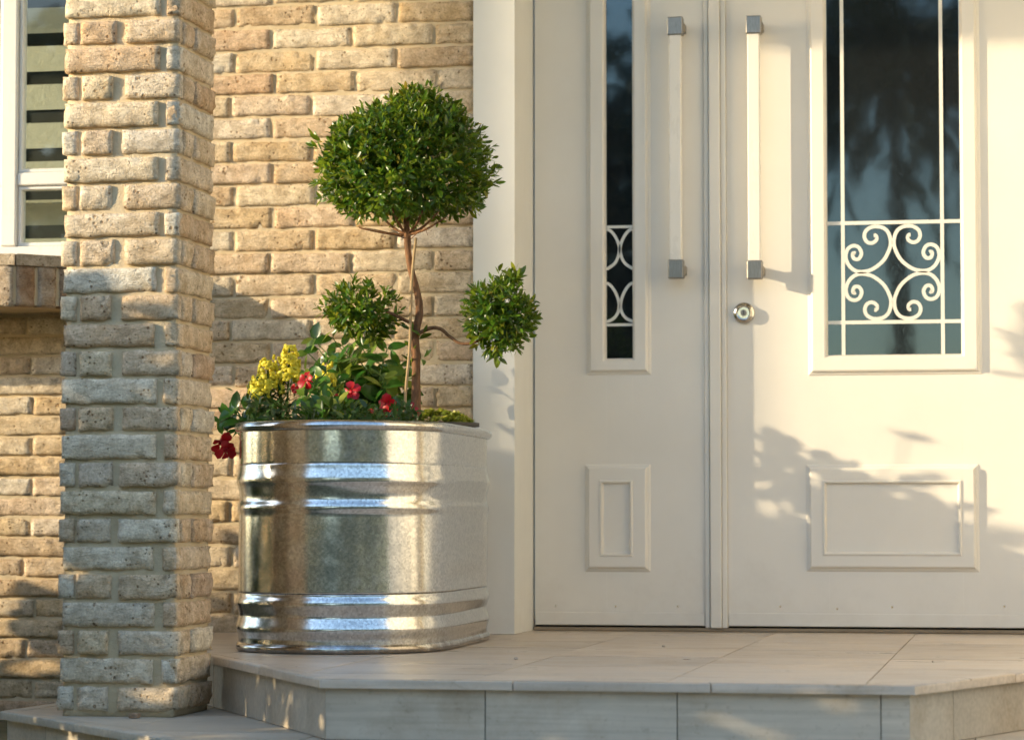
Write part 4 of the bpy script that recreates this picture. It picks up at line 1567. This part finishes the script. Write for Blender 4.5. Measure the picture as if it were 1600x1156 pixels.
def snapdragon(px_top, py_top, px_base, y, py_low, nfl, label, seed, wid=0.034):
    r = random.Random(seed)
    top = V_(px_top, py_top, y); low = V_((px_top * 0.75 + px_base * 0.25), py_low, y)
    b = V_(px_base, 650, y); b.z = 0.585
    t = thing('snapdragon', b, label, 'flower', 'yellow snapdragons in the tub')
    obj('stem', tube(nb(), spline([tuple(b), tuple((b + low) / 2), tuple(low), tuple(top)], 5), 0.0035, 6), M['stem'], t, smooth=True)
    for i in range(nfl):
        f = i / (nfl - 1)
        a = i * 2.399
        c = low.lerp(top, f)
        rad = wid * (1 - 0.55 * f)
        d = Vector((math.cos(a), math.sin(a), 0))
        o = bpy.data.objects.new('floret', r.choice(FLO))
        o.location = c + d * rad * r.uniform(0.55, 0.95) + Vector((0, 0, r.gauss(0, 0.004)))
        s = 0.0235 * (1.1 - 0.5 * f) * r.uniform(0.75, 1.2)
        o.scale = (s, s, s)
        o.rotation_euler = (r.uniform(-0.3, 0.3), r.uniform(-0.4, 0.4), a + R(90))
        link(o, t)
    ls = []
    for i in range(190):
        f = r.random()
        c = b.lerp(low, f) + Vector((r.gauss(0, 0.028), r.gauss(0, 0.028), 0))
        d = rand_dir(r); d.z = abs(d.z) * 0.8
        ls.append((c, frame_of(d, Vector((0, -0.3, 1)) + rand_dir(r) * 0.5), r.uniform(0.028, 0.052), r.randrange(4)))
    joined('foliage', ls, SV, M['snap_leaf'], t)


snapdragon(452, 541, 446, -0.86, 596, 42, 'tallest yellow snapdragon spike, nearest the red bloom', 71, 0.036)
snapdragon(418, 562, 424, -0.88, 610, 36, 'middle yellow snapdragon spike between the tallest and the drooping one', 72)
snapdragon(402, 588, 414, -0.90, 618, 22, 'shortest yellow snapdragon spike, closest to the brick pillar', 73, 0.030)
snapdragon(512, 572, 500, -0.66, 598, 14, 'small yellow snapdragon half hidden behind broad green leaves', 74, 0.026)

# low filler greenery in the tub
r_ = random.Random(9)
fill = []
for i in range(1900):
    px = r_.uniform(385, 655); y = r_.uniform(-1.26, -0.55)
    base = V_(px, 650, y)
    hgt = r_.random() ** 1.6 * (0.075 if px > 470 else 0.095)
    if abs(base.x - TC.x) > TR - 0.015: continue
    yy = TC.y - (TL / 2 - TR)
    if y < yy and math.hypot(base.x - TC.x, y - yy) > TR - 0.015: continue
    d = rand_dir(r_); d.z = abs(d.z)
    fill.append((Vector((base.x, y, 0.588 + hgt)), frame_of(d, Vector((-0.2, -0.4, 1)) + rand_dir(r_) * 0.6), r_.uniform(0.018, 0.042), r_.randrange(4)))
tag(joined('leafy_filler', fill, LV, M['snap_leaf']), 'mass of small dark green leaves filling the tub below the flowers', 'plant')

# black plastic nursery pot and its yellow-green groundcover
pc = V_(700, 660, -0.42)
pot = thing('plastic_pot', (pc.x, -0.42, 0.586), 'black plastic nursery pot whose lip rests over the tub rim', 'pot')
pr = 0.115
lipz = onY(745, 671, -0.42).z + 0.013
pcx = onY(748, 665, -0.42).x - pr - 0.008
bm = lathe(nb(), [(pr - 0.02, 0.592), (pr - 0.006, lipz - 0.012), (pr - 0.004, lipz - 0.004), (pr + 0.008, lipz - 0.004), (pr + 0.008, lipz + 0.007), (pr - 0.006, lipz + 0.007), (pr - 0.010, lipz - 0.01)], (pcx, -0.42, 0), 'Z', 40)
obj('pot_wall', bm, M['black_plastic'], pot, smooth=True, sharp=40)
r_ = random.Random(21)
sed = []
for i in range(1500):
    a = r_.uniform(0, 6.283); q = math.sqrt(r_.random()) * 0.90
    x = pcx + math.cos(a) * q * pr * 1.0 - (0.03 if math.cos(a) < 0 else 0.0) * q; y = -0.42 + math.sin(a) * q * pr * 1.0
    z = lipz + 0.002 + (1 - q * q) * 0.045 * (0.7 + 0.5 * noise.noise(Vector((x * 25, y * 25, 0)))) + r_.uniform(-0.003, 0.006)
    d = rand_dir(r_); d.z = abs(d.z)
    sed.append((Vector((x, y, z)), frame_of(d, Vector((0, -0.2, 1)) + rand_dir(r_) * 0.5), r_.uniform(0.007, 0.014), r_.randrange(4)))
for i in range(700):
    a = r_.uniform(0, 6.283); q = math.sqrt(r_.random())
    x = pcx - 0.13 + math.cos(a) * q * 0.075; y = -0.55 + math.sin(a) * q * 0.10
    z = 0.624 + (1 - q * q) * 0.036 + r_.uniform(-0.004, 0.006)
    d = rand_dir(r_); d.z = abs(d.z)
    sed.append((Vector((x, y, z)), frame_of(d, Vector((0, -0.2, 1)) + rand_dir(r_) * 0.5), r_.uniform(0.007, 0.014), r_.randrange(4)))
RV = [leaf_verts(1.0, 0.8, 0.1, 0.2)] * 4
tag(joined('groundcover', sed, RV, M['sedum_leaf']), 'yellow-green creeping groundcover at the foot of the topiary', 'plant')

# ------------------------------------------------------------------ grit on the porch floor
r_ = random.Random(33)
for k, (px, py, s, lab) in enumerate(((1037, 1010, 0.0042, 'small stone chip lying on the porch before the narrow door leaf'), (806, 1030, 0.005, 'pale stone chip lying on the porch beside the steel tub'),
                                      (1457, 1034, 0.0024, 'tiny stone chip lying on the porch before the wide door leaf'))):
    p = onZ(px, py, 0)
    bm = nb()
    bmesh.ops.create_icosphere(bm, subdivisions=2, radius=s)
    for v in bm.verts: v.co = Vector((v.co.x * 1.2, v.co.y, v.co.z * 0.7)) * (1 + 0.4 * noise.noise(v.co * 300 + Vector((k, 0, 0)))) + Vector((p.x, p.y, s * 0.55))
    tag(obj('pebble', bm, M['pebble'], None, smooth=True), lab, 'pebble', 'grit on the porch floor')
bm = nb()
q = onY(214, 1123, PYF - 0.03)
tag(obj('brick_chip', B(q.x - 0.013, q.x + 0.012, PYF - 0.060, PYF - 0.035, STEP + 0.0005, STEP + 0.012, 0.002), M['sill_brick']), 'dark broken brick chip on the step at the pillar foot', 'brick chip')

# ------------------------------------------------------------------ porch roof, garden (beyond the frame, seen in reflections and as shade)
roof = thing('porch_roof', (0, -0.8, 3.26), 'plain porch roof slab carried by the brick pillar', 'roof')
obj('soffit', B(-9, 7, -2.0, 0.5, 3.262, 3.40), M['soffit'], roof)
gw = obj('side_wall', B(2.2, 2.42, -2.5, -0.02, -0.29, 3.258), M['garden_white'])
tag(gw, 'white rendered side wall closing the right end of the porch', 'wall')

U = Vector((0.9187, 0.395, 0)); NN = Vector((-0.395, 0.9187, 0))


def SL(s, lat, z): return U * s + NN * lat + Vector((0, 0, z))


def hedge():
    r = random.Random(77)
    ls = []
    prof = [(-3.4, 1.45), (-2.4, 1.5), (-1.6, 1.46), (-1.2, 1.36), (-0.8, 1.34), (-0.6, 1.20), (-0.2, 1.22), (0.0, 1.42), (0.22, 1.40), (0.4, 0.95), (0.6, 0.55), (0.9, 0.28), (1.3, 0.5), (1.8, 0.5)]
    for i in range(11000):
        lat = r.uniform(-3.4, 1.6)
        ht = np.interp(lat, [p_[0] for p_ in prof], [p_[1] for p_ in prof])
        ht += 0.16 * noise.noise(Vector((lat * 3.1, 0, 4))) 
        f = r.random()
        z = -0.29 + (ht + 0.29) * f ** 0.8
        if f > 0.86: z += r.random() ** 2 * 0.20
        s = -4.3 + r.gauss(0, 0.22)
        d = rand_dir(r); d.z = d.z * 0.5 + 0.25
        ls.append((SL(s, lat, z), frame_of(d, Vector((0, 0, 1)) + rand_dir(r) * 0.6), r.uniform(0.09, 0.17), r.randrange(4)))
    return ls


tag(joined('garden_hedge', hedge(), BV, M['hedge_leaf']), 'leafy garden hedge beside the porch steps', 'hedge')


def palm(pos, h, r0, nf, fl, seed, label, aim=None, droop=0.9):
    r = random.Random(seed)
    t = thing('palm_tree', pos, label, 'tree')
    pos = Vector(pos)
    top = pos + Vector((0, 0, h))
    obj('trunk', tube(nb(), [pos, pos.lerp(top, 0.5), top], [r0 * 1.15, r0, r0 * 0.9], 12), M['palm_bark'], t, smooth=True)
    for i in range(nf):
        a = 2.399 * i + r.uniform(-0.2, 0.2)
        if aim is not None: a = r.uniform(*aim)
        el = r.uniform(-0.1, 1.0)
        d = Vector((math.cos(a) * math.cos(el), math.sin(a) * math.cos(el), math.sin(el)))
        pts = [top + d * fl * k / 9 + Vector((0, 0, -droop * fl * (k / 9) ** 2.2 * 0.55)) for k in range(10)]
        bm = tube(nb(), pts, [0.022 - 0.0018 * k for k in range(10)], 5)
        for k in range(1, 26):
            f = k / 26
            i0 = min(8, int(f * 9)); p_ = pts[i0].lerp(pts[i0 + 1], f * 9 - i0)
            td = (pts[i0 + 1] - pts[i0]).normalized()
            sd = td.cross(Vector((0, 0, 1))).normalized()
            L_ = fl * 0.30 * math.sin(math.pi * (0.12 + 0.85 * f))
            for sg in (1, -1):
                ld_ = (sd * sg * 0.75 + td * 0.6 + Vector((0, 0, -0.35))).normalized()
                w_ = td * 0.020
                tip = p_ + ld_ * L_ + Vector((0, 0, -0.12 * L_))
                mid = p_ + ld_ * L_ * 0.5
                vs = [bm.verts.new(q) for q in (p_ - w_ * 0.5, p_ + w_ * 0.5, mid + w_, tip, mid - w_)]
                bm.faces.new(vs)
        me = bpy.data.meshes.new('frond'); bm.to_mesh(me); bm.free()
        finish(me, M['belt_leaf'], False)
        o = bpy.data.objects.new('frond', me)
        link(o, t)
    return t


sp_ = SL(-12.7, 0.294, -0.29)
palm(sp_, 6.0, 0.078, 6, 1.25, 5, 'slim palm whose trunk shades the door surround', (R(-92), R(-40)), 1.5)


def weeping(pos, h, rad, label):
    r = random.Random(19)
    t = thing('weeping_tree', pos, label, 'tree')
    pos = Vector(pos); top = pos + Vector((0, 0, h))
    obj('trunk', tube(nb(), [pos, pos + Vector((0.05, 0, h * 0.6)), top], [0.13, 0.10, 0.05], 10), M['palm_bark'], t, smooth=True)
    ls = []
    for i in range(230):
        d = rand_dir(r); d.z = abs(d.z) * 0.9 + 0.1; d.normalize()
        ln = rad * r.uniform(0.5, 1.1)
        dr_ = r.uniform(0.9, 2.6)
        for k in range(9):
            f = (k + r.random()) / 9
            p_ = top + d * ln * f + Vector((0, 0, -dr_ * f * f))
            td = (d * ln + Vector((0, 0, -2 * dr_ * f))).normalized()
            if r.random() < 0.25 + 0.75 * abs(noise.noise(p_ * 1.1)) * 1.6:
                ls.append((p_, frame_of(td + rand_dir(r) * 0.35, rand_dir(r)), r.uniform(0.35, 0.75), r.randrange(4)))
    joined('crown', ls, SV, M['belt_leaf'], t)


weeping((-0.25, -17, -0.29), 4.9, 2.6, 'weeping tree standing across the garden, seen in the door glass')



def garden_tree(pos, h, rad, n, label, seed):
    r = random.Random(seed)
    t = thing('garden_tree', pos, label, 'tree')
    pos = Vector(pos); top = pos + Vector((0, 0, h))
    obj('trunk', tube(nb(), [pos, pos + Vector((0.05, 0, h * 0.35)), top], [0.16, 0.12, 0.05], 10), M['palm_bark'], t, smooth=True)
    ls = []
    for i in range(n):
        d = rand_dir(r)
        p_ = top + Vector((d.x * rad, d.y * rad, d.z * rad * 0.85)) * (r.random() ** 0.4) * (1 + 0.35 * noise.noise(d * 2.5))
        ls.append((p_, frame_of(rand_dir(r), rand_dir(r)), r.uniform(0.16, 0.34), r.randrange(4)))
    joined('crown', ls, BV, M['belt_leaf'], t)


garden_tree((-3.9, -17.5, -0.29), 3.6, 2.4, 2200, 'round dark garden tree left of the weeping tree', 3)


def belt():
    r = random.Random(88)
    ls = []
    for i in range(9000):
        az = R(r.uniform(-58, 66))
        gap = abs(math.degrees(az) + 1.5) < 7
        ht = (1.3 if gap else 4.6) * (1 + 0.35 * noise.noise(Vector((az * 9, 0, 2))))
        rad = r.uniform(15, 18)
        ls.append((Vector((0.2 + math.sin(az) * rad, -1.5 - math.cos(az) * rad, -0.29 + ht * r.random() ** 0.75)), frame_of(rand_dir(r), rand_dir(r)), r.uniform(0.3, 0.6), r.randrange(4)))
    return ls


tag(joined('garden_trees', belt(), BV, M['belt_leaf']), 'dark belt of garden trees and shrubs across the lawn', 'trees')
